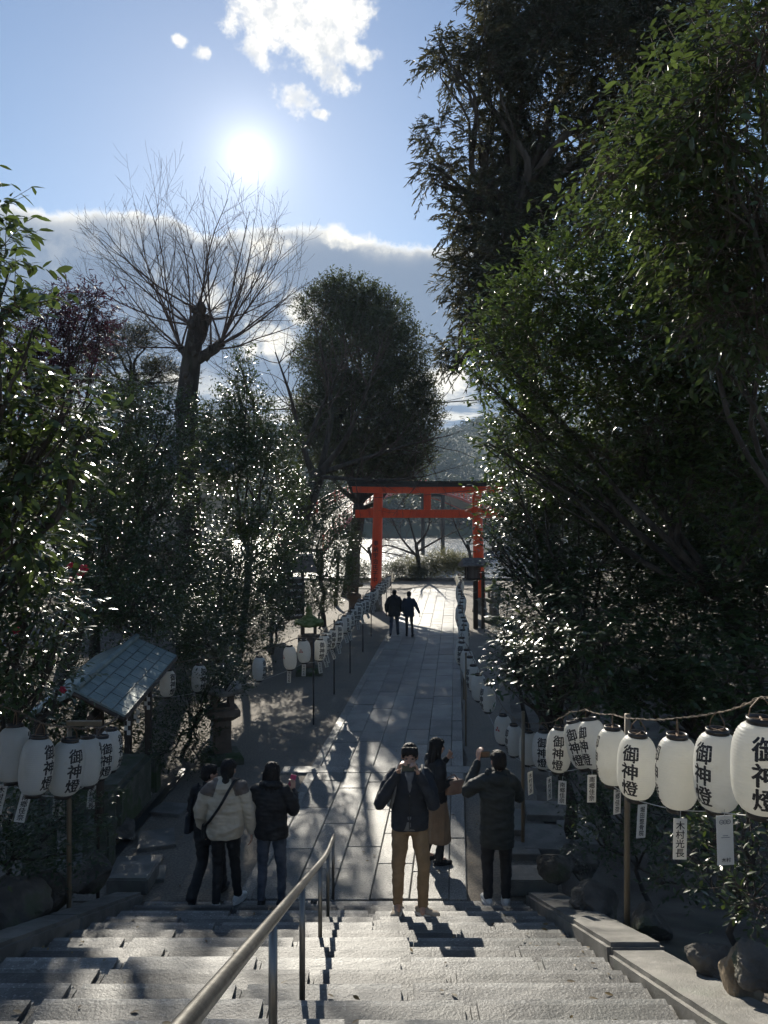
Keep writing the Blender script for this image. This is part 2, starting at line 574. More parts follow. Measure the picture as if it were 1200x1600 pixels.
L_ = {}
L_['camellia'] = leafmat('camellia_leaf', (.022, .040, .018), (.036, .064, .024), (.065, .095, .03), rough=.28, transl=.18, tcol=(.15, .22, .04))
L_['fresh'] = leafmat('fresh_green_leaf', (.028, .050, .018), (.046, .076, .022), (.085, .115, .03), odd=(.42, .27, .03), oddamt=.006, rough=.33, transl=.26, tcol=(.17, .26, .05))
L_['broad'] = leafmat('broad_leaf', (.026, .044, .018), (.042, .068, .024), (.08, .105, .03), odd=(.38, .2, .07), oddamt=.02, rough=.30, transl=.26, tcol=(.17, .245, .06))
L_['cedar'] = leafmat('cedar_spray', (.022, .032, .020), (.038, .050, .028), (.075, .065, .035), rough=.6, transl=.22, tcol=(.15, .14, .06))
L_['purple'] = leafmat('purple_leaf', (.030, .014, .022), (.050, .022, .034), (.075, .036, .045), rough=.5, transl=.3, tcol=(.16, .05, .09))
L_['pine'] = leafmat('pine_needle', (.020, .026, .016), (.036, .042, .024), (.06, .06, .03), rough=.6, transl=.2, tcol=(.12, .12, .05))
L_['oak'] = leafmat('evergreen_oak_leaf', (.028, .038, .022), (.042, .054, .030), (.070, .085, .036), rough=.6, transl=.25, tcol=(.15, .18, .04))
L_['dark'] = leafmat('shade_leaf', (.022, .038, .020), (.036, .058, .026), (.06, .085, .032), rough=.34, transl=.22, tcol=(.12, .18, .03))
L_['bank'] = leafmat('riverbank_leaf', (.05, .06, .02), (.085, .095, .03), (.16, .15, .05), rough=.6, transl=.35, tcol=(.30, .28, .07))
L_['hill'] = leafmat('hill_leaf', (.018, .034, .016), (.035, .055, .026), (.07, .085, .035), rough=.7, transl=.15, tcol=(.12, .13, .04))
# ------------------------------------------------------------------ terrain
STAIR_D, STAIR_S = 9.12, 0.38
T_, R_ = 0.418, 0.159
PD = 0.0933           # the path runs a little to the right of straight ahead


def sm(x, a, b):
    t = np.clip((x - a) / (b - a), 0, 1)
    return t * t * (3 - 2 * t)


def ground_np(x, y):
    ramp = STAIR_S * np.clip(STAIR_D - y, 0, 12.5)
    xl, xr = -3.0, 2.1
    inside = (1 - sm(-x, 2.6, 2.95)) * (1 - sm(x, 1.8, 2.05)) * (1 - sm(y, 8.8, 9.1))
    z = ramp - .26 * inside - .06
    # flat court left and right of the stair foot, then slopes
    out_r = sm(x, 2.2, 4.0)
    z = z - out_r * ramp * .25
    z = z + sm(x - PD * np.clip(y, 0, 60), 3.0, 9) * 1.6 * (1 - sm(y, 40, 52))
    z = z + sm(-(x - PD * np.clip(y, 0, 60)), 6.5, 12) * .9 * (1 - sm(y, 36, 50))
    # river bank and bed
    z = z - sm(y, 53, 60) * 3.2 - sm(y, 60, 70) * 2.5
    far = sm(y, 196, 214)
    z = z + far * 7.2
    # hills
    hn = 6 * np.sin(x * .013 + 1.2) + 5 * np.sin(x * .031 + y * .01) + 3 * np.sin(x * .07 + 2)
    z = z + sm(y, 240, 520) * (48 + hn + 10 * sm(-x, 20, 160) - 4 * sm(x, 60, 200)) + sm(y, 520, 760) * 12
    return z


def ground(x, y):
    return float(ground_np(np.array([x], float), np.array([y], float))[0])


def build_terrain():
    xs = np.concatenate([-np.geomspace(520, 14.2, 30), np.arange(-14, 14.01, .28), np.geomspace(14.2, 520, 30)])
    ys = np.concatenate([np.arange(-9, 12, .25), np.arange(12, 62, .5), np.arange(62, 220, 4), np.geomspace(220, 760, 36)])
    X, Y = np.meshgrid(xs, ys)
    Z = ground_np(X, Y)
    near = (Y < 60) & (np.abs(X) < 30)
    offp = (X - PD * Y)
    flat = (offp > -2.9) & (offp < .7) & (Y > 8.8)
    nzv = np.array([noise.noise(Vector((a * .7, b * .7, 0))) + .5 * noise.noise(Vector((a * 2.1, b * 2.1, 5))) for a, b in zip(X.ravel(), Y.ravel())]).reshape(X.shape)
    Z = Z + np.where(near & ~flat, nzv * .035, 0)
    n, m = X.shape
    v = np.stack([X, Y, Z], -1).reshape(-1, 3)
    i = np.arange(n * m).reshape(n, m)
    q = np.stack([i[:-1, :-1], i[:-1, 1:], i[1:, 1:], i[1:, :-1]], -1).reshape(-1, 4)
    me = bpy.data.meshes.new('ground')
    me.from_pydata(v.tolist(), [], q.tolist())
    o = link('ground', me, M_['ground'], smooth=True)
    me.materials.append(M_['hill'])
    cy = v[q[:, 0], 1]
    me.polygons.foreach_set('material_index', (cy > 56).astype(np.int32))
    tag(o, kind='structure')


build_terrain()


def build_water():
    me = bpy.data.meshes.new('river')
    me.from_pydata([(-515, 52, -2.0), (515, 52, -2.0), (515, 230, -2.0), (-515, 230, -2.0)], [], [(0, 1, 2, 3)])
    tag(link('river', me, M_['water']), kind='structure')


build_water()


# ------------------------------------------------------------------ stone stairs, kerbs and paved path
def build_steps():
    mb = MB()
    r = random.Random(3)
    for k in range(0, 25):
        z = k * R_
        row = .25 if k % 2 else .75
        row += r.uniform(-.2, .2)
        y1 = STAIR_D - k * T_
        y0 = y1 - T_ - .05
        xs = [-2.86]
        x = -2.86 + r.uniform(.5, 1.3)
        while x < 1.68 - .5:
            xs.append(x)
            x += r.uniform(.8, 1.6)
        xs.append(1.68)
        for a, b in zip(xs[:-1], xs[1:]):
            dz = r.uniform(-.004, .004)
            vf = rough_block(((a + b) / 2, (y0 + y1) / 2 + r.uniform(-.006, .006), z - .09 + dz), (b - a - .005, y1 - y0, .18), cut=.1, cuty=.04, amp=.0045, seed=r.random() * 50, bev=.2, tilt=(r.uniform(-.006, .006), 0))
            base = min(1, max(0, row + r.uniform(-.22, .22)))
            tt = []
            for q in vf[1]:
                cy = sum(vf[0][i_][1] for i_ in q) / len(q)
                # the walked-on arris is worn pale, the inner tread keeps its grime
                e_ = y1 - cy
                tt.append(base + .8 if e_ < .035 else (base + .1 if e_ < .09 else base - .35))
            mb.add(vf, tint=tt)
    o = mb.build('stone_steps', M_['step'])
    tag(o, kind='structure')
    for name, xa, xb, lens in (('stair_kerb', -3.22, -2.87, (1.9, 2.6, 2.4, 2.6, 2.5)), ('stair_kerb', 1.69, 2.13, (3.4, 2.2, 2.6, 2.6))):
        mb = MB()
        d = STAIR_D + .02
        for i, ln in enumerate(lens):
            d0 = d - ln + .012
            ym = (d + d0) / 2
            zc = STAIR_S * (STAIR_D - ym) + .05 - .16 + (-.05 if (i == 1 and xa > 0) else 0)
            mb.add(rough_block(((xa + xb) / 2, ym, zc), (xb - xa, (ln - .012) * math.sqrt(1 + STAIR_S ** 2), .36), cut=.12, amp=.012, seed=i * 3 + xa, tilt=(-math.atan(STAIR_S), 0)))
            d -= ln
        o = mb.build(name, M_['curb'])
        tag(o, kind='structure')


build_steps()


def build_path():
    mb = MB()
    r = random.Random(11)
    cols = [-2.62, -2.44, -1.95, -1.49, -1.02, -.55, -.08, .14]

    def slab(o0, o1, y0, y1, dz):
        # a paving slab between two offsets from the path line; bevelled top
        g_ = .004
        pts = [(PD * y0 + o0 + g_, y0 + g_), (PD * y0 + o1 - g_, y0 + g_), (PD * y1 + o1 - g_, y1 - g_), (PD * y1 + o0 + g_, y1 - g_)]
        cx = sum(p[0] for p in pts) / 4
        cy = sum(p[1] for p in pts) / 4
        zt = dz
        tl, tw = r.uniform(-.004, .004), r.uniform(-.004, .004)
        v, f = [], []
        for p in pts:
            v.append((p[0], p[1], -.10))
        for p in pts:
            v.append((p[0], p[1], zt - .008 + tl * (p[0] - cx) + tw * (p[1] - cy)))
        for p in pts:
            sx = .007 if p[0] < cx else -.012
            sy = .007 if p[1] < cy else -.012
            v.append((p[0] + sx, p[1] + sy, zt + tl * (p[0] - cx) + tw * (p[1] - cy)))
        for i in range(4):
            j = (i + 1) % 4
            f += [(i, j, 4 + j, 4 + i), (4 + i, 4 + j, 8 + j, 8 + i)]
        f.append((8, 9, 10, 11))
        mb.add((v, f), tint=r.uniform(.05, .95))
    for ci in range(len(cols) - 1):
        narrow = cols[ci + 1] - cols[ci] < .3
        y = 9.124
        first = True
        while y < 46:
            ln = r.uniform(1.3, 2.2) if narrow else r.uniform(.75, 1.5)
            if first and not narrow:
                ln *= r.uniform(.5, 1)
            first = False
            y1 = min(y + ln, 46.2)
            if y < 13.55 and y1 > 13.2:
                y1 = 13.55
            slab(cols[ci], cols[ci + 1], y, y1, r.uniform(-.004, .004))
            y = y1
            if abs(y - 13.55) < .01:
                y = 13.9
    # the cross band of long slabs
    for a, b in ((-3.1, -2.0), (-2.0, -.9), (-.9, .35)):
        slab(a, b, 13.55, 13.9, .004)
    o = mb.build('stone_path', M_['path'])
    tag(o, kind='structure')
    # gravel margins as sheets just above the earth
    for nm, a, b, ya, yb in (('gravel_margin', -6.2, -2.62, 9.14, 46), ('gravel_margin', .14, 1.3, 9.14, 46)):
        v, f = [], []
        N = 70
        for i in range(N + 1):
            y = ya + (yb - ya) * i / N
            for j in range(7):
                o_ = a + (b - a) * j / 6
                e = .16 * noise.noise(Vector((y * .8, j, a))) if j in (0,) or (j == 6 and b > 0) else 0
                v.append((PD * y + o_ + e, y, -.032 + .012 * noise.noise(Vector((o_ * 1.5, y * 1.5, 2)))))
        for i in range(N):
            for j in range(6):
                f.append((i * 7 + j, i * 7 + j + 1, (i + 1) * 7 + j + 1, (i + 1) * 7 + j))
        me = bpy.data.meshes.new(nm)
        me.from_pydata(v, [], f)
        tag(link(nm, me, M_['gravel'], smooth=True), kind='structure')
    # road that crosses in front of the torii, along the river
    v = []
    for y in (46.2, 51.5):
        for x in (-40, -10, 0, 10, 50):
            v.append((x, y, .0 if abs(x) < 20 else -.02))
    f = [(i, i + 1, i + 6, i + 5) for i in range(4)]
    me = bpy.data.meshes.new('road')
    me.from_pydata(v, [], f)
    tag(link('road', me, M_['gravel']), kind='structure')
    mb = MB()
    for i in range(22):
        mb.add(rough_block((-14 + i * 1.5, 51.7, .06), (1.48, .22, .24), cut=.4, amp=.01, seed=i))
    tag(mb.build('road_kerb', M_['curb']), kind='structure')


build_path()

# drain slot and flat stones left of the stair foot
mb = MB()
mb.add(box((-3.62, 11.6, -.02), (.13, 4.4, .03), rz=-.02))
tag(mb.build('drain_channel', M_['black']), kind='structure')
mb = MB()
for i, (x, y, w, l, rz) in enumerate(((-4.15, 10.6, .85, 1.5, .02), (-4.2, 12.0, .8, 1.2, .0), (-3.22, 10.0, .6, .5, .1), (-3.3, 11.9, .5, .45, -.2), (-3.2, 10.8, .5, .6, .3), (-2.98, 9.75, .4, .4, .2))):
    mb.add(rough_block((x, y, -.03), (w, l, .1), rz=rz, cut=.2, amp=.01, seed=i + 40))
tag(mb.build('flagstones', M_['curb']), kind='structure')
mb = MB()
for i, (px, py, w, l, rz) in enumerate(((852, 1312, .62, .85, .12), (905, 1305, .55, .8, .1), (868, 1268, .9, .6, .1), (800, 1285, .35, .8, .09), (815, 1330, .45, .4, .0))):
    d = CAM_H * 1200 / (py - 800)
    p = P(px, py, d)
    mb.add(rough_block((p.x, d, -.0), (w, l, .1), rz=-rz, cut=.15, amp=.014, seed=i + 60))
tag(mb.build('flagstones', M_['curb']), kind='structure')


def stone_thing(name, label, group, vf, mat, loc):
    mb = MB().add(vf)
    o = mb.build(name, mat)
    o.location = loc
    tag(o, label, 'stone', group)
    return o


stone_thing('stone_block', 'squared granite block at the right-hand foot of the stairs, above the kerb', None, rough_block((0, 0, 0), (.62, .42, .2), cut=.07, amp=.01, seed=4), M_['curb'], (1.78, 9.42, .08))
stone_thing('stone_block', 'squared granite block at the left-hand foot of the stairs', None, rough_block((0, 0, 0), (.5, .5, .2), cut=.07, amp=.01, seed=9), M_['curb'], (-3.1, 9.5, .08))


def rock(name, label, loc, size, mat, seed, group=None):
    bm = bmesh.new()
    bmesh.ops.create_icosphere(bm, subdivisions=5, radius=1)
    sv = Vector((seed * 7.3, seed * 2.2, seed))
    for v in bm.verts:
        n = v.co.copy()
        k = 1 + .32 * noise.noise(n * 1.1 + sv) + .14 * noise.noise(n * 2.7 + sv) + .06 * noise.noise(n * 6 + sv) + .035 * noise.noise(n * 15 + sv)
        # flat broken facets
        for a in range(5):
            ax = Vector((math.sin(seed + a * 2.1), math.cos(seed * 1.7 + a), math.sin(a * 1.3 + seed * .5))).normalized()
            dd = n.dot(ax) * k
            if dd > .62:
                k *= .62 / dd * .75 + .25
        v.co = Vector((n.x * size[0], n.y * size[1], n.z * size[2])) * k
    me = bpy.data.meshes.new(name)
    bm.to_mesh(me)
    bm.free()
    o = link(name, me, mat)
    o.location = loc
    o.scale = (.74, .74, .74)
    o.rotation_euler = (0, 0, seed)
    tag(o, label, 'rock', group)
    return o


def rpix(px, py, d, dz=0):
    p = P(px, py, d)
    return (p.x, p.y, p.z + dz)


for i, (px, py, d, s, lab, mt) in enumerate((
        (1158, 1520, 4.5, (.17, .17, .30), 'pointed tan boulder in sunlight beside the lower right kerb', 'tanrock'),
        (1112, 1490, 5.0, (.22, .2, .2), 'brown lichened boulder behind the pointed tan boulder', 'rock'),
        (930, 1402, 7.7, (.34, .3, .30), 'grey rounded boulder in shade behind the right kerb, left of the lantern pole', 'rock'),
        (905, 1335, 9.4, (.42, .3, .30), 'long dark boulder in shade below the right flagstones', 'rock'),
        (1015, 1430, 6.9, (.25, .25, .22), 'small dark boulder just right of the right lantern pole foot', 'rock'),
        (868, 1345, 9.0, (.3, .25, .25), 'low dark boulder behind the granite block on the right', 'rock'),
        (20, 1405, 7.2, (.5, .4, .35), 'large dark boulder in deep shade at the left edge beside the stairs', 'rock'),
        (75, 1385, 7.9, (.4, .4, .33), 'dark boulder in shade left of the thin lantern pole on the left', 'rock'),
        (140, 1360, 8.8, (.4, .35, .26), 'low dark boulder in shade right of the thin lantern pole on the left', 'rock'),
        (1185, 1490, 4.3, (.2, .2, .16), 'small shaded stone at the right edge above the kerb', 'rock'),
        (190, 1290, 10.9, (.4, .3, .2), 'brown boulder lying under the water pavilion eave', 'rock'))):
    rock('boulder', lab, rpix(px, py, d, -.07), s, M_[mt], i + 1.3, 'boulders beside the stairs')


# ------------------------------------------------------------------ handrail
def build_rail():
    root = empty('handrail', (-.55, 7.0, 0), (0, 0, 0), 'tubular steel handrail with five posts running down the middle of the stone steps', 'handrail')
    L = root.location
    A, B = P(290, 1600, 1.55), P(509, 1338, 7.7)
    pts = [A.lerp(B, t) for t in (-.14, 0, .25, .5, .75, .96)] + [P(514, 1327, 8.3), P(520.5, 1309, 9.1), P(521.5, 1306, 9.22)]
    q = []
    for a, b in zip(pts[:-1], pts[1:]):
        for i in range(8):
            q.append(a.lerp(b, i / 8))
    q.append(pts[-1])
    for _ in range(3):
        q = [q[0]] + [(q[i - 1] + q[i] * 2 + q[i + 1]) / 4 for i in range(1, len(q) - 1)] + [q[-1]]
    q = [p - L for p in q]
    MB().add(tube(q, .0235, 18)).build('rail', M_['steel'], root, True)
    for px in (430, 474, 500, 512.5, 520.5):
        p = min(q, key=lambda k: abs(600 + 1200 * (k.x + L.x) / (k.y + L.y) - px))
        d = p.y + L.y
        k = math.floor((STAIR_D - d) / T_)
        zb = max(k, 0) * R_ - L.z - .02
        mb = MB().add(tube([(p.x, p.y, zb), (p.x, p.y, p.z - .012)], .018, 14))
        mb.add(lathe([(.036, 0), (.036, .012), (.024, .018)], 16, (p.x, p.y, zb + .012)))
        mb.build('post', M_['steel'], root, True)


build_rail()


# ------------------------------------------------------------------ torii
def text_mesh(body, size=1.0, bold=.02, space=1.0, res=3):
    c = bpy.data.curves.new('lettering', 'FONT')
    c.body = body
    c.size = size
    c.align_x = 'CENTER'
    c.space_line = space
    c.resolution_u = res
    o = bpy.data.objects.new('lettering', c)
    COL.objects.link(o)
    dg = bpy.context.evaluated_depsgraph_get()
    me = bpy.data.meshes.new_from_object(o.evaluated_get(dg))
    v = [tuple(x.co) for x in me.vertices]
    f = [tuple(p.vertices) for p in me.polygons]
    bpy.data.objects.remove(o)
    bpy.data.curves.remove(c)
    bpy.data.meshes.remove(me)
    ys = [p[1] for p in v]
    cy = (min(ys) + max(ys)) / 2
    xs = [p[0] for p in v]
    cx = (min(xs) + max(xs)) / 2
    v = [(p[0] - cx, p[1] - cy) for p in v]
    V, F = [], []
    w = bold * size
    for k, (dx, dy) in enumerate(((0, 0), (-1, 0), (1, 0), (0, .7), (0, -.7)) if bold else ((0, 0),)):
        o_ = len(V)
        V += [(x + dx * w, y + dy * w, k * .00012) for x, y in v]
        F += [tuple(i + o_ for i in q) for q in f]
    return V, F


def cutgrid(v, f, dx, dy):
    bm = bmesh.new()
    vs = [bm.verts.new(p) for p in v]
    for q in f:
        try:
            bm.faces.new([vs[i] for i in q])
        except ValueError:
            pass
    xs = [p[0] for p in v]
    ys = [p[1] for p in v]
    for a, d_, lo, hi in ((0, dx, min(xs), max(xs)), (1, dy, min(ys), max(ys))):
        n = int((hi - lo) / d_)
        for i in range(1, n + 1):
            co = [0, 0, 0]
            co[a] = lo + (hi - lo) * i / (n + 1)
            no = [0, 0, 0]
            no[a] = 1
            bmesh.ops.bisect_plane(bm, geom=bm.verts[:] + bm.edges[:] + bm.faces[:], plane_co=co, plane_no=no)
    bm.verts.index_update()
    r = ([tuple(x.co) for x in bm.verts], [tuple(x.index for x in q.verts) for q in bm.faces])
    bm.free()
    return r


def build_torii():
    PZ = math.atan(-PD)
    c = Vector((2.02, 35.8, 0))
    root = empty('torii_gate', c, (0, 0, PZ), 'vermilion wooden torii gate with a black capped top lintel spanning the paved path', 'torii gate')
    half = 2.42
    zt = 5.48
    for sx in (-1, 1):
        x0, x1 = sx * half, sx * (half - .13)
        n = 12
        pts = [(x0 + (x1 - x0) * i / n, 0, .62 + (zt - .62) * i / n) for i in range(n + 1)]
        rad = [.265 - .045 * i / n for i in range(n + 1)]
        p_ = MB().add(tube(pts, rad, 28)).build('pillar', M_['red'], root, True)
        MB().add(lathe([(.34, -.05), (.34, .12), (.31, .16), (.30, .60), (.285, .66)], 28, (x0, 0, 0))).build('pillar_base', M_['stone'], p_, True)
        if sx < 0:
            v, f = text_mesh('奉\n納\n宇\n治\n氏\n子\n中', .27, .02, 1.05)
            v, f = cutgrid(v, f, .05, .1)
            vv = []
            for x, y, z in v:
                zz = 2.3 + y
                t = (zz - .62) / (zt - .62)
                rr = .265 - .045 * t + .003
                a = x / rr - .15
                vv.append((x0 + (x1 - x0) * t + rr * math.sin(a), -rr * math.cos(a), zz))
            MB().add((vv, f)).build('lettering', M_['ink'], p_)
    # tie beam with wedges
    zn = 4.52
    MB().add(box((0, 0, zn), (2 * half + 1.9, .20, .38), bev=.012)).build('tie_beam', M_['red'], root)
    for sx in (-1, 1):
        for o_ in (-.36, .36):
            v, f = box((sx * (half - .1) + o_, 0, zn + .24), (.30, .15, .10), bev=.008)
            v = [(x, y, z - (.07 if (z > zn + .25 and (x - sx * (half - .1)) * o_ > o_ * o_) else 0)) for x, y, z in v]
            MB().add((v, f)).build('wedge', M_['red'], root)
    MB().add(box((0, 0, (zn + .19 + zt) / 2), (.34, .16, zt - zn - .19), bev=.01)).build('centre_strut', M_['red'], root)

    def beam(w, zc, h, dpt, rise, name, mat, top=None):
        N = 24
        v, f = [], []
        for i in range(N + 1):
            t = -1 + 2 * i / N
            x = t * w / 2
            up = rise * abs(t) ** 3
            for (yy, zz) in ((-dpt / 2, -h / 2), (dpt / 2, -h / 2), (dpt / 2 * 1.02, h / 2), (-dpt / 2 * 1.02, h / 2)):
                v.append((x + (.06 * t if zz > 0 else 0), yy, zc + up + zz))
        for i in range(N):
            for k in range(4):
                k2 = (k + 1) % 4
                f.append((i * 4 + k, i * 4 + k2, i * 4 + 4 + k2, i * 4 + 4 + k))
        f += [(0, 1, 2, 3), tuple(N * 4 + k for k in (3, 2, 1, 0))]
        return MB().add((v, f)).build(name, mat, root)
    beam(2 * half + 2.1, zt + .14, .29, .34, .04, 'lower_lintel', M_['red'])
    beam(2 * half + 2.4, zt + .14 + .145 + .105, .21, .48, .04, 'top_lintel', M_['black'])
    rf = beam(2 * half + 2.6, zt + .14 + .145 + .21 + .028, .05, .66, .04, 'lintel_cap', M_['bronze_cap'])


build_torii()


# ------------------------------------------------------------------ bridge over the river
def build_bridge():
    a, m, e = P(470, 838, 66), P(655, 754, 112), P(800, 826, 165)
    root = empty('arched_bridge', (m.x, m.y, -2), (0, 0, 0), 'red railed arched bridge crossing the river behind the torii', 'bridge')
    L = root.location
    N = 60
    w = 2.0

    def cpt(t):
        x = a * (1 - t) ** 2 + (m * 2 - (a + e) * .5) * 2 * t * (1 - t) + e * t * t
        return x
    ctr = [cpt(i / N) - L for i in range(N + 1)]
    deck, under = MB(), MB()
    v, f = [], []
    side = []
    for i, p in enumerate(ctr):
        d = (ctr[min(i + 1, N)] - ctr[max(i - 1, 0)])
        d.z = 0
        s = Vector((d.y, -d.x, 0)).normalized()
        side.append(s)
        for k, zz in ((-w, -1.05), (w, -1.05), (w, -1.35), (-w, -1.35)):
            v.append(p + s * k + Vector((0, 0, zz)))
    for i in range(N):
        for k in range(4):
            k2 = (k + 1) % 4
            f.append((i * 4 + k, i * 4 + k2, i * 4 + 4 + k2, i * 4 + 4 + k))
    f += [(3, 2, 1, 0), tuple(N * 4 + k for k in range(4))]
    deck.add((v, f)).build('deck', M_['wood'], root)
    for sg in (-1, 1):
        b = MB()
        for zz, rr in ((0, .09), (-.42, .05), (-.75, .06)):
            b.add(tube([p + side[i] * sg * w + Vector((0, 0, zz)) for i, p in enumerate(ctr)], rr, 6))
        # edge girder
        b.add(tube([p + side[i] * sg * (w + .05) + Vector((0, 0, -1.25)) for i, p in enumerate(ctr)], .26, 4))
        for i in range(0, N + 1):
            p = ctr[i] + side[i] * sg * w
            r_ = .11 if i % 4 == 0 else .05
            b.add(tube([p + Vector((0, 0, -1.1)), p + Vector((0, 0, .22 if i % 4 == 0 else 0))], r_, 6))
        b.build('railing', M_['red'], root)
    for t in (8, 34, 56):
        p = ctr[t]
        b = MB()
        for sg in (-1, 1):
            q = p + side[t] * sg * w * .8
            b.add(tube([Vector((q.x, q.y, -2.5)), q + Vector((0, 0, -1.3))], .32, 10))
        b.add(tube([p + side[t] * w + Vector((0, 0, -1.5)), p - side[t] * w + Vector((0, 0, -1.5))], .25, 8))
        b.build('pier', M_['wood'], root)


build_bridge()
# ------------------------------------------------------------------ foliage
M_['pinkflower'] = pmat('camellia_petal', (.45, .03, .07), (.6, .06, .11), 20, rough=.5, transl=.3)
def tri_mesh(name, verts, tris, tint=None, mat=None, parent=None, smooth=True):
    me = bpy.data.meshes.new(name)
    nv, nt = len(verts), len(tris)
    me.vertices.add(nv)
    me.vertices.foreach_set('co', np.ascontiguousarray(verts, np.float32).ravel())
    me.loops.add(nt * 3)
    me.loops.foreach_set('vertex_index', np.ascontiguousarray(tris, np.int32).ravel())
    me.polygons.add(nt)
    me.polygons.foreach_set('loop_start', np.arange(0, nt * 3, 3, dtype=np.int32))
    if smooth:
        me.polygons.foreach_set('use_smooth', np.ones(nt, dtype=bool))
    me.update(calc_edges=True)
    if tint is not None:
        at = me.attributes.new('tint', 'FLOAT', 'FACE')
        at.data.foreach_set('value', np.ascontiguousarray(tint, np.float32))
    return link(name, me, mat, parent)


LEAF = {
    'lo': (np.array([[0, 0, 0], [.42, .5, .035], [1, 0, -.03], [.42, -.5, .035]]), np.array([[0, 2, 1], [0, 3, 2]])),
    'hi': (np.array([[0, 0, 0], [.22, .36, .045], [.22, 0, .012], [.22, -.36, .045], [.58, .47, .03], [.58, 0, -.008], [.58, -.47, .03], [.84, .26, -.025], [.84, -.26, -.025], [1.04, 0, -.07]]),
           np.array([[0, 2, 1], [0, 3, 2], [1, 2, 5], [1, 5, 4], [2, 3, 6], [2, 6, 5], [4, 5, 7], [5, 6, 8], [5, 9, 7], [5, 8, 9]])),
    'needle': (np.array([[0, .5, 0], [0, -.5, 0], [.7, .32, -.04], [1, 0, -.10], [.7, -.32, -.04]]), np.array([[0, 1, 4], [0, 4, 2], [2, 4, 3]])),
}


def norm(a):
    return a / np.maximum(np.linalg.norm(a, axis=-1, keepdims=True), 1e-9)


def leaf_mesh(name, pos, ax, nr, ln, wd, kind, mat, parent, r, tint=None):
    T, F = LEAF[kind]
    ax = norm(ax)
    nr = norm(nr - ax * (nr * ax).sum(-1, keepdims=True))
    sd = np.cross(nr, ax)
    n = len(pos)
    V = pos[:, None, :] + ax[:, None, :] * (T[None, :, 0:1] * ln[:, None, None]) + sd[:, None, :] * (T[None, :, 1:2] * wd[:, None, None]) + nr[:, None, :] * (T[None, :, 2:3] * ln[:, None, None])
    tr = F[None] + (np.arange(n) * len(T))[:, None, None]
    if tint is None:
        tint = r.random(n)
    return tri_mesh(name, V.reshape(-1, 3), tr.reshape(-1, 3), np.repeat(tint, len(F)), mat, parent, kind != 'lo')


def blobs_px(lst, scale=1.0, dj=0.0, seed=0):
    """(px, py, d, rpx) -> centre and radius in metres, with real spread in depth"""
    r = np.random.default_rng(seed)
    out = []
    for px, py, d, rp in lst:
        d = d + r.uniform(-dj, dj)
        p = P(px, py, d)
        out.append((p.x, p.y, p.z, rp * d / 1200 * scale))
    return np.array(out)


LAI_K = 1.25


def crown(name, blobs, mat, parent, seed=0, lai=3.5, leaf=(.09, .042), kind='lo', per=9, tw=.45, up=.25, nup=1.15, droop=.0, spread=.9, jit=.35, inner=.45, gap=.0, gfreq=1.2, flat=.9, stems=None, ntilt=(0, 0, 0), nj=.36, axz=.6):
    r = np.random.default_rng(seed)
    bp, bd, bo = [], [], []
    la = leaf[0] * leaf[1] * .6
    lai = lai * LAI_K
    for b in blobs:
        n = max(3, int(lai * math.pi * b[3] ** 2 / la / per))
        u = norm(r.normal(size=(n, 3)))
        rad = b[3] * (inner + (1 - inner) * r.random(n) ** .55)
        p = b[:3] + u * rad[:, None] * np.array([1, 1, flat])
        bp.append(p)
        d = u * .9 + np.array([0, 0, up]) + r.normal(size=(n, 3)) * .45
        bd.append(norm(d))
        bo.append(u)
    bp, bd, bo = np.concatenate(bp), np.concatenate(bd), np.concatenate(bo)
    if gap:
        k = np.array([noise.noise(Vector(p * gfreq) + Vector((seed, 0, 0))) for p in bp])
        keep = k > (gap - .5)
        bp, bd, bo = bp[keep], bd[keep], bo[keep]
    n = len(bp)
    L = tw * r.uniform(.6, 1.25, n)
    t = (np.arange(per) + .6) / per
    tt = np.clip(t[None] + r.normal(size=(n, per)) * .04, 0.05, 1.05)
    pos = bp[:, None] + bd[:, None] * (tt * L[:, None])[..., None]
    pos[..., 2] -= droop * (tt * L[:, None]) ** 2
    a, = (np.cross(bd, np.array([0, 0, 1.0]) + r.normal(size=(n, 3)) * .3),)
    a = norm(a)
    b2 = np.cross(bd, a)
    ph = np.arange(per) * 2.4 + r.random((n, 1)) * 6
    sgn = np.cos(ph)[..., None] * a[:, None] + np.sin(ph)[..., None] * b2[:, None] * .5
    axd = bd[:, None] * .65 + sgn * spread + r.normal(size=(n, per, 3)) * jit
    axd[..., 2] = axd[..., 2] * axz - droop * .6
    nr = np.array([0, 0, 1.0]) * nup + np.array(ntilt) + bo[:, None] * .2 + r.normal(size=(n, per, 3)) * nj
    N = n * per
    sz = r.uniform(.6, 1.15, N)
    # whole shoots share part of their tint: lighter young shoots among darker ones
    tint = np.clip(np.repeat(r.random(n), per) * .55 + r.random(N) * .45, 0, 1)
    o = leaf_mesh(name, pos.reshape(-1, 3), axd.reshape(-1, 3), nr.reshape(-1, 3), leaf[0] * sz, leaf[1] * sz * r.uniform(.85, 1.1, N), kind, mat, parent, r, tint)
    if stems:
        # a thin stem under each shoot, as three sided prisms
        m = r.random(n) < stems[0]
        s0, s1 = bp[m] - bd[m] * L[m][:, None] * .5, bp[m] + bd[m] * L[m][:, None] * .95
        s1[:, 2] -= droop * (L[m] * .95) ** 2
        aa, bb = a[m], b2[m]
        V, F = [], []
        rr = stems[1]
        for j in range(3):
            q = aa * math.cos(j * 2.094) + bb * math.sin(j * 2.094)
            V += [s0 + q * rr, s1 + q * rr * .4]
        V = np.stack(V, 1)
        tri = np.array([[0, 2, 3], [0, 3, 1], [2, 4, 5], [2, 5, 3], [4, 0, 1], [4, 1, 5]])
        F = tri[None] + (np.arange(len(V)) * 6)[:, None, None]
        tri_mesh('twigs', V.reshape(-1, 3), F.reshape(-1, 3), None, M_['twig'], parent)
    return o


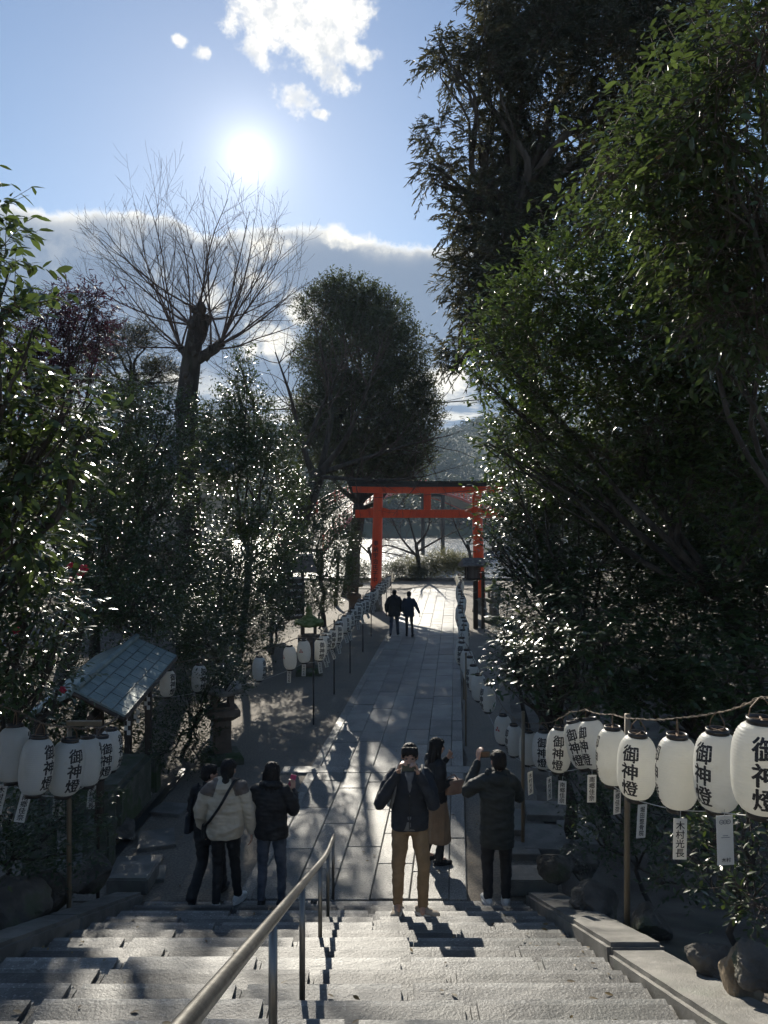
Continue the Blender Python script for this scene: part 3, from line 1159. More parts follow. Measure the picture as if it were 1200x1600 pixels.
def limb(mb, a, b, r0, r1, seed=0, bend=.12, n=12, sides=8):
    a, b = Vector(a), Vector(b)
    L = (b - a).length
    pts, rad = [], []
    for i in range(n + 1):
        t = i / n
        p = a.lerp(b, t)
        k = math.sin(t * math.pi) * L * bend
        p += Vector((noise.noise(Vector((seed, t * 2, 0))), noise.noise(Vector((seed, t * 2, 7))), noise.noise(Vector((seed, t * 2, 13))) * .5 - .1)) * k * 1.6
        pts.append(p)
        rad.append(r0 + (r1 - r0) * t ** .8)
    mb.add(tube(pts, rad, sides))
    return pts


def trunk_for(blobs, base, r0, parent, seed, lean=.55, mat='bark', nl=None, name='trunk'):
    """a trunk from the ground that forks into limbs reaching the leaf masses"""
    r = random.Random(seed)
    mb = MB()
    base = Vector(base)
    cen = Vector((blobs[:, 0].mean(), blobs[:, 1].mean(), blobs[:, 2].mean()))
    lo = blobs[:, 2].min()
    fork = base.lerp(cen, lean)
    fork.z = max(fork.z, base.z + .6)
    base2 = base - Vector((0, 0, .3))
    pts = [base2, base2.lerp(fork, .12)] + [base2.lerp(fork, t) + Vector((r.uniform(-.08, .08), r.uniform(-.08, .08), 0)) for t in (.3, .5, .7, .9)] + [fork]
    mb.add(tube(pts, [r0 * 1.35, r0 * 1.08, r0 * .98, r0 * .92, r0 * .86, r0 * .8, r0 * .7], 12))
    order = sorted(range(len(blobs)), key=lambda i: r.random())
    for i in order[:nl or 14]:
        b = Vector(blobs[i][:3])
        st = pts[-1] if r.random() < .6 else pts[-2].lerp(pts[-1], r.random())
        k = limb(mb, st, b, r0 * .42, .012, seed + i, .13)
        for j in range(3):
            q = k[5 + 2 * j]
            e = b + Vector((r.gauss(0, 1), r.gauss(0, 1), r.gauss(.2, .8))) * blobs[i][3] * .6
            limb(mb, q, e, r0 * .16, .006, seed + i * 7 + j, .12, 7, 5)
    return mb.build(name, M_[mat], parent, True)


def tree(name, label, cat, px_blobs, mat, base, r0, seed, group=None, scale=1.0, dj=.4, tk=None, extra=None, **kw):
    bl = blobs_px(px_blobs, scale, dj, seed)
    if extra is not None:
        bl = np.concatenate([bl, np.array(extra, float)])
    root = empty(name, base, (0, 0, 0), label, cat, group)
    loc = np.array([base[0], base[1], base[2], 0])
    b2 = bl - loc
    crown('crown', b2, L_[mat], root, seed=seed, **kw)
    trunk_for(b2, (0, 0, 0), r0, root, seed, **(tk or {}))
    return root


def gbase(x, y):
    return (x, y, ground(x, y) - .02)


# --- right: shrubs over the lantern rope
tree('camellia_bush', 'low glossy camellia bush whose sunlit lowest branches hang over the right lantern rope', 'bush',
     [(822, 1040, 10.4, 40), (800, 1015, 10.8, 26), (855, 1065, 9.9, 34), (880, 1010, 10, 50), (838, 985, 10.5, 38), (868, 960, 10.8, 40), (925, 1070, 9.4, 38), (940, 1010, 9.6, 54), (806, 1060, 10.4, 20), (786, 1046, 10.6, 14), (910, 950, 10.3, 48), (850, 1010, 10, 38)],
     'camellia', gbase(2.75, 10.8), .09, 21, lai=3.2, leaf=(.115, .054), kind='hi', per=7, tw=.40, up=.0, droop=.2, stems=(.5, .005), inner=.15, nj=.21, axz=.3, ntilt=(-.42, -.05, 0), gap=.22, gfreq=2.4, flat=.7)
tree('camellia_bush', 'dark broad camellia bush behind the front lanterns at the right edge', 'bush',
     [(1000, 1045, 10.5, 62), (1080, 1050, 10, 62), (1160, 1055, 9, 70), (990, 960, 11.5, 75), (1100, 940, 10.5, 90), (1195, 950, 9.5, 85), (1050, 880, 11.5, 80), (950, 1075, 10.8, 40), (1050, 1085, 10, 40), (1130, 1090, 9.4, 45), (1200, 860, 10, 80), (1210, 1090, 8.6, 50)],
     'camellia', gbase(4.4, 10.5), .11, 22, lai=4.8, leaf=(.095, .046), kind='hi', per=8, tw=.42, up=.05, droop=.15, stems=(.3, .004), inner=.1, nj=.26, axz=.3, ntilt=(-.5, -.05, 0), gap=.1, gfreq=2, flat=.75)
tree('camellia_tree', 'bushy camellia tree hiding the right torii pillar', 'tree',
     [(818, 900, 12.4, 42), (800, 850, 12.8, 26), (862, 840, 12.4, 56), (935, 880, 11.6, 68), (1000, 820, 11.5, 80), (1100, 800, 11.6, 90), (1190, 820, 11.8, 90), (812, 785, 13, 30), (850, 740, 12.6, 48), (915, 760, 12.2, 64), (1020, 720, 12, 80), (1130, 700, 12.4, 90), (830, 830, 12.8, 36), (885, 900, 11.6, 48), (836, 940, 11.8, 34), (790, 890, 13, 14), (795, 812, 13, 16), (778, 772, 13.2, 14), (780, 800, 13.2, 16), (776, 830, 13.2, 14), (784, 865, 13, 16), (786, 740, 13.2, 16), (772, 850, 13.4, 10)],
     'camellia', gbase(4.3, 12.6), .15, 23, lai=5.6, leaf=(.11, .052), kind='lo', per=8, tw=.5, up=.15, stems=(.2, .005), inner=.1, gap=.12, gfreq=1.8, nj=.22, axz=.3, ntilt=(-.38, -.05, 0), flat=.75)
tree('evergreen_tree', 'tall evergreen with fresh green leaves reaching left over the path in front of the cedar', 'tree',
     [(860, 440, 10, 52), (800, 495, 10.5, 44), (780, 550, 10.5, 38), (850, 545, 10, 66), (940, 480, 10, 75), (930, 580, 10, 80), (830, 600, 10.5, 40), (1020, 540, 9.5, 90), (1100, 470, 9, 90), (1010, 420, 9.5, 60), (1120, 580, 9, 90), (1190, 520, 8.5, 80),
      (800, 665, 11, 36), (860, 665, 11, 58), (1050, 650, 9.5, 90), (1160, 650, 9, 80), (915, 350, 10, 20), (745, 505, 10.6, 14), (762, 600, 10.8, 22), (760, 690, 11.2, 16), (880, 390, 10, 26), (960, 700, 10.4, 60), (1200, 720, 8.8, 80), (1120, 760, 9.6, 60), (1190, 800, 9.2, 60), (1040, 740, 10, 50)],
     'fresh', gbase(6.2, 10.4), .14, 24, lai=4.6, leaf=(.115, .046), kind='hi', per=9, tw=.5, up=.35, stems=(.6, .005), inner=.2, gap=.1, gfreq=1.5, tk=dict(lean=.5, nl=9))
tree('evergreen_tree', 'overhanging evergreen with large hanging leaves at the upper right corner', 'tree',
     [(1120, 190, 6, 80), (1180, 90, 5.6, 75), (1060, 260, 6.5, 75), (1170, 310, 6, 90), (985, 215, 7, 50), (1100, 385, 6.5, 80), (950, 280, 7, 42), (1195, 410, 6, 90), (1150, 490, 6.4, 64), (1195, 560, 6.2, 64), (1095, 520, 6.9, 50), (1045, 140, 7, 45), (1200, 10, 5.6, 70), (1120, 60, 6.4, 45), (1020, 330, 6.8, 40)],
     'broad', gbase(5.2, 7.2), .07, 25, lai=4.2, leaf=(.105, .046), kind='hi', per=7, tw=.5, up=-.1, droop=.35, stems=(.7, .005), inner=.25, gap=.14, gfreq=1.7, tk=dict(lean=.6, nl=5))
CEDAR = [(700, 95, 19, 26), (685, 70, 19, 13), (668, 105, 19, 10), (715, 120, 19, 16), (755, 45, 19, 30), (740, 75, 19, 20), (730, 185, 19, 18), (690, 195, 19, 18), (668, 215, 19, 14), (664, 250, 19, 14), (695, 262, 19, 22), (672, 285, 19, 12), (735, 255, 19, 28), (780, 150, 19, 40), (770, 100, 19, 26), (850, 70, 19, 75), (860, 200, 19, 75), (805, 300, 19, 58),
         (718, 330, 19, 24), (745, 345, 19, 26), (708, 365, 19, 14), (742, 400, 19, 34), (716, 440, 19, 20), (722, 470, 19, 20), (710, 410, 19, 13), (800, 400, 19, 58), (765, 495, 19, 40), (706, 540, 19, 17), (690, 565, 19, 13), (696, 600, 19, 14), (740, 560, 19, 24), (905, 330, 19, 80), (965, 100, 19, 85), (820, 520, 19, 50), (1000, 225, 19, 80), (835, 0, 19, 75), (935, -30, 19, 90), (770, -10, 19, 28), (880, -110, 19, 90), (748, 210, 19, 22), (760, 300, 19, 30), (725, 505, 19, 16), (1030, 40, 19, 70), (1090, 90, 19, 70), (1050, 160, 19, 70), (1010, -30, 19, 70), (800, 230, 19, 45), (790, 60, 19, 45), (770, 440, 19, 40), (800, 360, 19, 45)]
tree('cedar_tree', 'tall dark green cedar with layered feathery branches against the sky', 'tree', CEDAR, 'cedar', gbase(4.6, 19), .32, 26, dj=1.2, lai=6.5, leaf=(.15, .036), kind='needle', per=18, tw=.5, up=.1, nup=.3, droop=.5, spread=.45, jit=.3, inner=.25, gap=.16, gfreq=1.1, stems=(.5, .008), tk=dict(lean=.9, nl=26))
tree('broadleaf_tree', 'dark tree filling the gap behind the right-hand trees', 'tree',
     [(900, 690, 27, 110), (1050, 600, 27, 140), (1150, 420, 27, 140), (1010, 360, 27, 120), (1100, 760, 26, 130), (1180, 230, 27, 120), (1120, 60, 27, 110), (860, 820, 26, 70), (1000, 880, 25, 100), (1190, 900, 25, 100)],
     'oak', gbase(10.5, 26), .3, 27, lai=3.0, leaf=(.17, .08), kind='lo', per=10, tw=.9, inner=.3)
tree('small_shrub', 'small leafy shrub under the right-hand paper tags', 'shrub',
     [(1130, 1310, 5.9, 40), (1075, 1335, 6.2, 34), (1180, 1335, 5.6, 44), (1195, 1420, 5.2, 34), (1150, 1380, 5.8, 30), (1190, 1250, 5.8, 40)],
     'dark', gbase(2.75, 6.0), .03, 28, dj=.15, lai=2.4, leaf=(.075, .034), kind='hi', per=7, tw=.28, stems=(.8, .003))
tree('small_shrub', 'dark low shrub on the bank behind the right lantern pole', 'shrub',
     [(960, 1270, 8.2, 44), (1040, 1290, 7.6, 44), (905, 1235, 9.6, 34), (1000, 1230, 8.4, 40), (1060, 1380, 7.0, 26), (930, 1310, 8.4, 26)],
     'dark', gbase(2.9, 8.3), .03, 29, dj=.2, lai=3.2, leaf=(.065, .028), kind='lo', per=8, tw=.28)

# --- left, near
FLOWERS = [(131, 889, 7.6, .04), (126, 897, 7.6, .032), (110, 884, 7.3, .03), (98, 1078, 7.0, .03), (25, 985, 6.2, .03), (112, 905, 7.2, .024)]
tree('broadleaf_tree', 'near tree with large drooping leaves at the left edge', 'tree',
     [(-10, 400, 5, 45), (5, 480, 5, 46), (-25, 335, 5.2, 30), (-8, 560, 5.2, 50), (40, 630, 5.5, 52), (100, 645, 5.5, 42), (132, 678, 5.6, 18), (55, 725, 5.5, 56), (100, 742, 5.5, 28), (15, 800, 5.5, 60), (50, 850, 6, 50), (-40, 640, 5, 60), (-60, 760, 5, 70), (-60, 500, 5, 60)],
     'broad', gbase(-4.4, 5.8), .11, 31, dj=.25, lai=4.2, leaf=(.112, .047), kind='hi', per=8, tw=.3, up=.1, droop=.45, nup=.8, stems=(.7, .004), inner=.3)
tree('camellia_bush', 'glossy camellia bush at the left edge above the left lantern rope', 'bush',
     [(25, 900, 6.5, 50), (60, 950, 6.6, 50), (15, 1020, 6.5, 60), (85, 1010, 6.9, 38), (40, 1075, 7, 46), (95, 1065, 7.2, 28), (75, 890, 6.8, 30), (-40, 940, 6.3, 70), (-40, 1070, 6.5, 60), (110, 960, 7.1, 22)],
     'camellia', gbase(-3.9, 7.0), .07, 32, dj=.25, lai=3.4, leaf=(.085, .036), kind='hi', per=8, tw=.34, up=.05, droop=.3, stems=(.5, .004), inner=.2, nj=.34, axz=.6, ntilt=(.3, 0, 0), gap=.15, gfreq=2.2, flat=.75)
tree('small_shrub', 'dark shrub in deep shade below the left lanterns', 'shrub',
     [(20, 1265, 7.6, 48), (65, 1325, 7.9, 46), (5, 1360, 7.4, 46), (120, 1265, 8.4, 34), (125, 1330, 8.6, 26), (-40, 1300, 7.2, 60), (60, 1240, 8.2, 40)],
     'dark', gbase(-4.1, 7.7), .03, 33, dj=.2, lai=3.2, leaf=(.07, .03), kind='lo', per=8, tw=.28)
tree('nandina_bush', 'purple leaved tree with fine drooping leaves against the cloud on the left', 'tree',
     [(75, 490, 14, 28), (110, 480, 14, 30), (143, 475, 14, 28), (95, 540, 14, 38), (132, 525, 14, 34), (62, 555, 14, 36), (160, 505, 14, 16), (115, 590, 14, 26), (30, 540, 14, 36), (60, 610, 14, 40)],
     'purple', gbase(-7.0, 14), .09, 34, dj=.4, lai=3.2, leaf=(.11, .026), kind='needle', per=12, tw=.4, up=.35, droop=.35, spread=.7, inner=.2, stems=(.6, .006))
tree('pine_tree', 'pine with flat layered branches behind the purple tree', 'tree',
     [(165, 560, 33, 30), (200, 530, 33, 38), (228, 518, 33, 16), (230, 580, 33, 34), (150, 592, 33, 22), (190, 612, 33, 36), (258, 575, 33, 22), (250, 612, 33, 24), (290, 590, 33, 18), (170, 520, 33, 18), (140, 560, 33, 22), (215, 640, 33, 30)],
     'pine', gbase(-11.6, 33), .2, 35, dj=.8, lai=2.3, leaf=(.2, .022), kind='needle', per=18, tw=.5, up=.5, spread=.8, nup=.3, flat=.42, inner=.1, stems=(.4, .012), tk=dict(lean=.96, nl=14))
tree('camellia_tree', 'dense dark camellia left of the bare topped trunk', 'tree',
     [(160, 660, 15, 46), (212, 640, 16, 40), (238, 700, 16, 50), (180, 740, 15, 55), (125, 800, 13.5, 50), (170, 860, 14, 55), (238, 790, 16, 52), (232, 870, 15, 50), (150, 935, 13.5, 50), (225, 950, 14.5, 46), (100, 915, 12.5, 40), (275, 900, 16, 40), (265, 640, 17, 30), (130, 700, 14, 40), (200, 980, 14.6, 34)],
     'camellia', gbase(-6.2, 15.2), .13, 36, dj=.5, lai=4.4, leaf=(.09, .042), kind='lo', per=8, tw=.45, stems=(.3, .006), inner=.3, gap=.2, gfreq=1.5, nj=.46, axz=.85, flat=.75)
tree('camellia_tree', 'glittering camellia right of the bare topped trunk, in front of the pale house', 'tree',
     [(345, 655, 23, 34), (390, 645, 24, 38), (425, 690, 24, 38), (362, 720, 22, 44), (430, 750, 24, 36), (400, 705, 23, 36), (378, 560, 24, 14), (385, 590, 24, 16), (330, 690, 23, 30), (365, 610, 24, 20), (410, 830, 22, 42), (425, 890, 22, 36), (375, 810, 22, 26), (455, 800, 26, 26), (445, 850, 25, 32), (462, 760, 27, 22), (478, 840, 27, 24), (340, 760, 22.5, 20)],
     'camellia', gbase(-4.4, 23), .12, 37, dj=.5, lai=5.2, leaf=(.12, .056), kind='lo', per=8, tw=.5, stems=(.3, .006), inner=.3, gap=.16, gfreq=1.3, nj=.46, axz=.85, flat=.75)
tree('camellia_bush', 'dark rounded camellia bush in shade behind the two hanging lanterns', 'bush',
     [(340, 940, 18.5, 42), (380, 965, 19, 36), (345, 880, 19.5, 40), (410, 940, 20, 30), (300, 970, 16.5, 36), (320, 1010, 16, 36), (380, 905, 20, 34), (360, 1000, 17.5, 30), (270, 1000, 16, 30)],
     'dark', gbase(-4.1, 18.3), .08, 38, dj=.3, lai=4.2, leaf=(.10, .045), kind='lo', per=9, tw=.42, inner=.3)
tree('camellia_bush', 'low hedge-like bush beside the stone lantern with the square platform', 'bush',
     [(295, 1095, 14.2, 36), (275, 1150, 13.4, 28), (310, 1150, 14, 26), (395, 1020, 18.5, 28), (370, 1060, 16.5, 24), (290, 1050, 15, 30), (250, 1180, 12.9, 18), (310, 1185, 13.4, 16), (345, 1045, 13.7, 20), (325, 1065, 13.6, 18), (366, 1060, 13.8, 12), (312, 1110, 13.6, 18)],
     'dark', gbase(-3.9, 14.6), .05, 39, dj=.2, lai=3.4, leaf=(.07, .03), kind='lo', per=9, tw=.3, inner=.3)
tree('evergreen_tree', 'bright leaved evergreen between the leaning trunk and the torii', 'tree',
     [(500, 850, 30, 34), (492, 800, 31, 24), (465, 800, 30, 24), (515, 815, 31, 24), (450, 835, 29.5, 26), (478, 770, 31, 18), (520, 895, 31, 30), (482, 895, 29, 26), (532, 860, 33, 24), (505, 765, 32, 16), (540, 900, 33, 18)],
     'fresh', gbase(-2.4, 31), .1, 40, dj=.5, lai=4.2, leaf=(.13, .06), kind='lo', per=9, tw=.5, inner=.3)
tree('evergreen_tree', 'dark bush at the left end of the torii beams, in front of the bridge', 'tree',
     [(540, 822, 37.5, 20), (524, 800, 38, 22), (528, 850, 37.5, 22), (515, 775, 38, 20), (552, 842, 37.5, 12)],
     'dark', gbase(-2.4, 38), .1, 41, dj=.4, lai=4, leaf=(.14, .06), kind='lo', per=9, tw=.5, inner=.3)
CENTRE = [(505, 485, 42, 36), (540, 470, 42, 38), (590, 505, 42, 48), (622, 545, 42, 42), (560, 560, 42, 78), (497, 560, 42, 38), (622, 610, 42, 48), (655, 645, 42, 30), (540, 650, 42, 78), (600, 690, 42, 64), (640, 700, 42, 36), (500, 640, 42, 40), (492, 700, 42, 40), (550, 725, 42, 40), (612, 738, 42, 28), (520, 455, 42, 20), (648, 590, 42, 24), (470, 660, 42, 16), (668, 655, 42, 18), (660, 620, 42, 22), (575, 480, 42, 34), (640, 740, 42, 20)]
tree('evergreen_oak', 'large rounded evergreen oak standing by the river behind the torii', 'tree', CENTRE, 'oak', gbase(-1.9, 42), .42, 42, dj=1.5, lai=6.4, leaf=(.17, .08), kind='lo', per=10, tw=.75, up=.2, nj=.5, axz=1.0, inner=.25, stems=(.2, .012), tk=dict(lean=.45, nl=18))


tree('camellia_bush', 'dark bush behind the mossy stone lantern left of the path', 'bush',
     [(425, 930, 25, 30), (455, 930, 26.5, 24), (440, 965, 24, 22), (405, 975, 22.5, 22), (470, 955, 25.5, 16), (415, 1005, 22, 18), (440, 905, 27.5, 20)],
     'dark', gbase(-3.6, 25), .05, 43, dj=.2, lai=3.6, leaf=(.11, .05), kind='lo', per=9, tw=.4, inner=.3)
tree('camellia_bush', 'dark bush between the notice board and the torii', 'bush',
     [(495, 930, 30, 24), (515, 925, 31.5, 20), (480, 920, 29.5, 18), (530, 925, 32.5, 14), (500, 955, 28.5, 12)],
     'dark', gbase(-2.6, 30.5), .05, 44, dj=.2, lai=3.6, leaf=(.12, .055), kind='lo', per=9, tw=.4, inner=.3)
tree('camellia_bush', 'dark bush between the right-hand camellias and the paving, below the lamp post', 'bush',
     [(790, 985, 17, 20), (800, 960, 17.5, 24), (785, 1015, 16, 16), (798, 1030, 15, 18), (812, 1000, 16, 26), (795, 935, 19, 18)],
     'dark', gbase(3.2, 16.6), .05, 45, dj=.2, lai=3.6, leaf=(.09, .042), kind='lo', per=9, tw=.35, inner=.3)
tree('evergreen_tree', 'tall dark evergreen at the far left behind the water pavilion', 'tree',
     [(40, 700, 19, 70), (120, 640, 20, 60), (60, 820, 18, 80), (160, 760, 20, 70), (130, 900, 18, 70), (240, 930, 19, 60), (300, 830, 21, 50), (250, 740, 21, 60), (290, 720, 22, 40), (-20, 900, 17, 80), (200, 850, 20, 70), (310, 900, 20, 50)],
     'dark', gbase(-8.2, 19.5), .2, 46, dj=.5, lai=2.6, leaf=(.12, .055), kind='lo', per=8, tw=.5, inner=.2, gap=.2)

tree('camellia_bush', 'dense dark bush at the foot of the pale house left of the path', 'bush',
     [(400, 900, 26, 36), (360, 905, 27, 36), (330, 930, 25, 32), (300, 945, 24, 32), (370, 950, 24, 26), (420, 955, 26.5, 18), (270, 950, 23, 34), (345, 870, 27, 30)],
     'dark', gbase(-5.0, 25.6), .06, 47, dj=.3, lai=4.6, leaf=(.12, .055), kind='lo', per=9, tw=.45, inner=.25)

fl = bpy.data.objects['camellia_bush.002'] if 'camellia_bush.002' in bpy.data.objects else None
for px, py, d, rr in FLOWERS:
    p = P(px, py, d) - fl.location
    mb = MB()
    for k in range(6):
        M = Matrix.Translation(p) @ Matrix.Rotation(k * 1.047, 4, 'Y') @ Matrix.Rotation(.5, 4, 'X')
        mb.add(ellip((rr * .6, 0, 0), (rr * .62, rr * .18, rr * .5), 8, 6), M)
    mb.add(ellip(p - Vector((0, rr * .3, 0)), (rr * .2,) * 3, 8, 6))
    mb.build('flower', M_['pinkflower'], fl, True)

tree('camellia_bush', 'dark bush in deep shade behind the water pavilion', 'bush',
     [(150, 1120, 14.2, 40), (195, 1150, 14.6, 34), (110, 1150, 13.6, 40), (225, 1120, 14.8, 30), (165, 1180, 14, 30), (60, 1120, 13, 50), (100, 1050, 14, 50), (180, 1060, 15.4, 40)],
     'dark', gbase(-6.0, 14.4), .06, 48, dj=.2, lai=4, leaf=(.09, .042), kind='lo', per=9, tw=.35, inner=.25)

tree('evergreen_tree', 'young evergreen with bright fresh leaves beside the right end of the torii beams', 'tree',
     [(792, 690, 11.5, 26), (830, 720, 11.3, 38), (885, 745, 11.2, 46), (788, 735, 11.5, 20), (850, 685, 11.2, 34), (935, 720, 11, 50), (800, 770, 11.6, 22), (905, 800, 11, 44), (980, 760, 10.8, 44), (850, 770, 11.3, 34), (768, 790, 11.8, 13), (764, 830, 12, 12), (770, 760, 11.7, 13), (770, 860, 12, 10)],
     'fresh', gbase(3.4, 11.4), .07, 49, dj=.3, lai=2.6, leaf=(.11, .045), kind='hi', per=9, tw=.42, up=.25, stems=(.6, .004), inner=.2, gap=.12, gfreq=1.6, nj=.3, ntilt=(-.3, 0, 0), tk=dict(nl=6))

# --- bare trees
def bare_tree(mb, start, dirv, length, r0, depth, r, seed, lens, wig=.12, up=.25):
    """one shoot with its side shoots, recursively"""
    n = max(3, int(5 - depth * .6) + 2)
    p = Vector(start)
    d = Vector(dirv).normalized()
    pts, rad = [p.copy()], [r0]
    for i in range(n):
        d = (d + Vector((r.gauss(0, wig), r.gauss(0, wig), r.gauss(0, wig) + up * .12))).normalized()
        p = p + d * length / n
        pts.append(p.copy())
        rad.append(max(r0 * (1 - .8 * (i + 1) / n), .0035))
    mb.add(tube(pts, rad, 7 if depth == 0 else (5 if depth == 1 else 3), cap=False))
    if depth < len(lens):
        k = lens[depth]
        for j in range(k):
            t = .25 + .75 * (j + r.random() * .6) / k
            i = min(int(t * n), n - 1)
            q = pts[i].lerp(pts[i + 1], t * n - i)
            dd = (pts[i + 1] - pts[i]).normalized()
            a, b = frame_at(dd)
            ph = r.uniform(0, 6.28)
            sd = a * math.cos(ph) + b * math.sin(ph)
            nd = dd * r.uniform(.55, .9) + sd * r.uniform(.5, .8) + Vector((0, 0, .12))
            bare_tree(mb, q, nd, length * r.uniform(.35, .6) * (1 - .35 * t), max(rad[i] * .55, .004), depth + 1, r, seed, lens, wig, up)


def pollard():
    r = random.Random(5)
    x, y = P(297, 900, 24).x, 24
    base = Vector(gbase(x, y))
    root = empty('pollarded_tree', base, (0, 0, 0), 'thick bare trunk cut short with a fan of thin leafless shoots against the cloud', 'tree')
    top = P(312, 480, 24) - base
    mb = MB()
    mid = P(292, 620, 24) - base
    pts = [Vector((0, 0, -.3)), Vector((0, 0, .6)), Vector((.02, 0, 3)), mid - Vector((0, 0, .8)), mid, P(298, 570, 24) - base, P(305, 520, 24) - base, P(309, 495, 24) - base, top]
    mb.add(tube(pts, [.50, .40, .36, .34, .32, .30, .24, .17, .12], 18))
    for i in range(60):
        t = r.uniform(1.5, 7.9)
        k = int(t)
        q = pts[k].lerp(pts[min(k + 1, 8)], t - k)
        rr_ = (.36, .36, .35, .33, .31, .28, .21, .16, .12)[k]
        an = r.uniform(0, 6.28)
        s_ = r.uniform(.05, .13)
        mb.add(ellip(q + Vector((math.cos(an), math.sin(an), 0)) * rr_ * .93, (s_, s_, s_ * r.uniform(.8, 2.2)), 9, 6))
    # knuckles
    knots = [(313, 484, .19), (324, 500, .15), (283, 545, .12), (330, 545, .13), (345, 535, .11), (299, 508, .15)]
    for px, py, rr in knots:
        p = P(px, py, 24 + r.uniform(-.2, .2)) - base
        mb.add(ellip(p, (rr, rr, rr * 1.1)))
        limb(mb, pts[5], p, .15, .10, px, .1)
    limb(mb, P(318, 560, 24) - base, P(349, 535, 24) - base, .16, .12, 3, .1)
    mb.build('trunk', M_['bark'], root, True)
    sh = MB()
    aims = [(345, 305), (248, 300), (205, 335), (300, 330), (388, 330), (430, 345), (470, 380), (480, 430), (455, 470), (465, 520), (140, 380), (165, 345), (110, 420), (100, 470), (160, 430), (225, 390), (270, 360), (330, 365), (360, 390), (410, 400), (440, 430), (190, 480), (150, 520), (380, 450), (255, 430), (480, 490), (320, 400), (410, 350), (215, 300 + 40), (285, 345)]
    for i, (px, py) in enumerate(aims):
        k = knots[i % len(knots)]
        if px < 260:
            k = random.Random(i).choice([knots[2], knots[5], knots[0]])
        elif px > 400:
            k = random.Random(i).choice([knots[1], knots[3], knots[4]])
        s = P(k[0], k[1], 24) - base
        e = P(px, py, 24 + r.uniform(-1.8, 1.8)) - base
        v = e - s
        bare_tree(sh, s, v + Vector((0, 0, -.12 * v.length)), v.length * 1.0, .026 * min(1, v.length / 3) + .010, 0, r, i, (9, 5), wig=.07, up=.5)
    for i in range(70):
        k = r.choice(knots)
        s = P(k[0], k[1], 24) - base
        v = Vector((r.gauss(0, 1), r.gauss(0, .8), r.uniform(-.25, 1.0))).normalized()
        bare_tree(sh, s, v, r.uniform(.7, 2.3), .010, 1, r, i, (4, 4), wig=.11, up=.4)
    sh.build('bare_shoots', M_['twig'], root, True)


pollard()


def cherry(label, base, segs, rads, twigs, seed, lens, tw):
    r = random.Random(seed)
    base = Vector(base)
    root = empty('bare_cherry_tree', base, (0, 0, 0), label, 'tree')
    mb = MB()
    tips = []
    for sg, (ra, rb) in zip(segs, rads):
        pts = [P(*s) - base for s in sg]
        q = []
        for a, b in zip(pts[:-1], pts[1:]):
            q += [a.lerp(b, t / 4) for t in range(4)]
        q.append(pts[-1])
        for _ in range(2):
            q = [q[0]] + [(q[i - 1] + q[i] * 2 + q[i + 1]) / 4 for i in range(1, len(q) - 1)] + [q[-1]]
        n = len(q)
        mb.add(tube(q, [ra + (rb - ra) * i / (n - 1) for i in range(n)], 9))
        tips.append(q)
    mb.build('trunk', M_['bark'], root, True)
    sh = MB()
    for q in tips[1:] if len(tips) > 1 else tips:
        for i in range(twigs):
            k = r.randrange(len(q) // 3, len(q))
            d = (q[-1] - q[0]).normalized() * .7 + Vector((r.gauss(0, .6), r.gauss(0, .5), r.gauss(.25, .5)))
            bare_tree(sh, q[k], d, r.uniform(*tw), .02, 1, r, i, lens, wig=.13, up=.2)
    sh.build('bare_shoots', M_['twig'], root, True)


cherry('leaning bare cherry with a dark trunk and fine twigs in front of the evergreen oak', gbase(-4.2, 29),
       [[(425, 950, 29), (455, 850, 29), (475, 795, 29), (492, 755, 29), (500, 735, 29)], [(478, 790, 29), (440, 760, 28.5), (420, 700, 28.5), (400, 640, 28), (385, 600, 28)], [(492, 750, 29), (470, 690, 29), (455, 620, 29), (430, 550, 29)],
        [(500, 738, 29), (540, 690, 28.5), (570, 620, 28), (590, 560, 28)], [(500, 738, 29), (520, 650, 29.5), (510, 580, 30), (495, 520, 30)], [(500, 740, 29), (560, 720, 28), (620, 700, 27.5), (660, 690, 27)], [(480, 700, 29), (500, 640, 29), (540, 560, 28.5)],
        [(495, 745, 29), (540, 748, 28), (600, 752, 27), (660, 745, 26.5)]],
       [(.42, .26), (.14, .03), (.14, .02), (.14, .02), (.13, .02), (.12, .02), (.1, .02), (.09, .02)], 17, 8, (5, 3), (1.2, 2.8))
cherry('bare cherry on the river bank seen between the torii pillars', gbase(2.2, 52),
       [[(655, 893, 52), (653, 870, 52), (650, 850, 52)], [(652, 870, 52), (625, 840, 51.5), (610, 805, 51)], [(650, 852, 52), (670, 830, 52), (672, 790, 52)], [(652, 862, 52), (690, 840, 52), (725, 825, 52)], [(650, 850, 52), (640, 815, 52), (630, 785, 52)], [(653, 868, 52), (605, 850, 51), (590, 858, 50.5)]],
       [(.16, .12), (.09, .02), (.1, .02), (.08, .02), (.08, .02), (.08, .02)], 10, 12, (4, 3), (.9, 2.0))
cherry('small bare tree by the river at the right of the torii opening', gbase(5.8, 50),
       [[(738, 893, 50), (735, 870, 50), (730, 845, 50)], [(735, 865, 50), (715, 830, 50), (705, 800, 50)], [(732, 850, 50), (745, 825, 50), (740, 805, 50)]],
       [(.12, .09), (.07, .02), (.07, .02)], 10, 14, (4, 3), (.8, 1.6))
cherry('small bare tree left of the torii, low branches against the shining river', gbase(-.6, 50),
       [[(586, 900, 50), (580, 870, 50), (575, 855, 50)], [(580, 868, 50), (560, 848, 50), (545, 836, 50)], [(576, 858, 50), (590, 840, 50), (612, 845, 50)], [(580, 868, 50), (600, 862, 50), (628, 870, 50)]],
       [(.12, .09), (.07, .02), (.07, .02), (.06, .02)], 10, 15, (4, 3), (.8, 1.7))

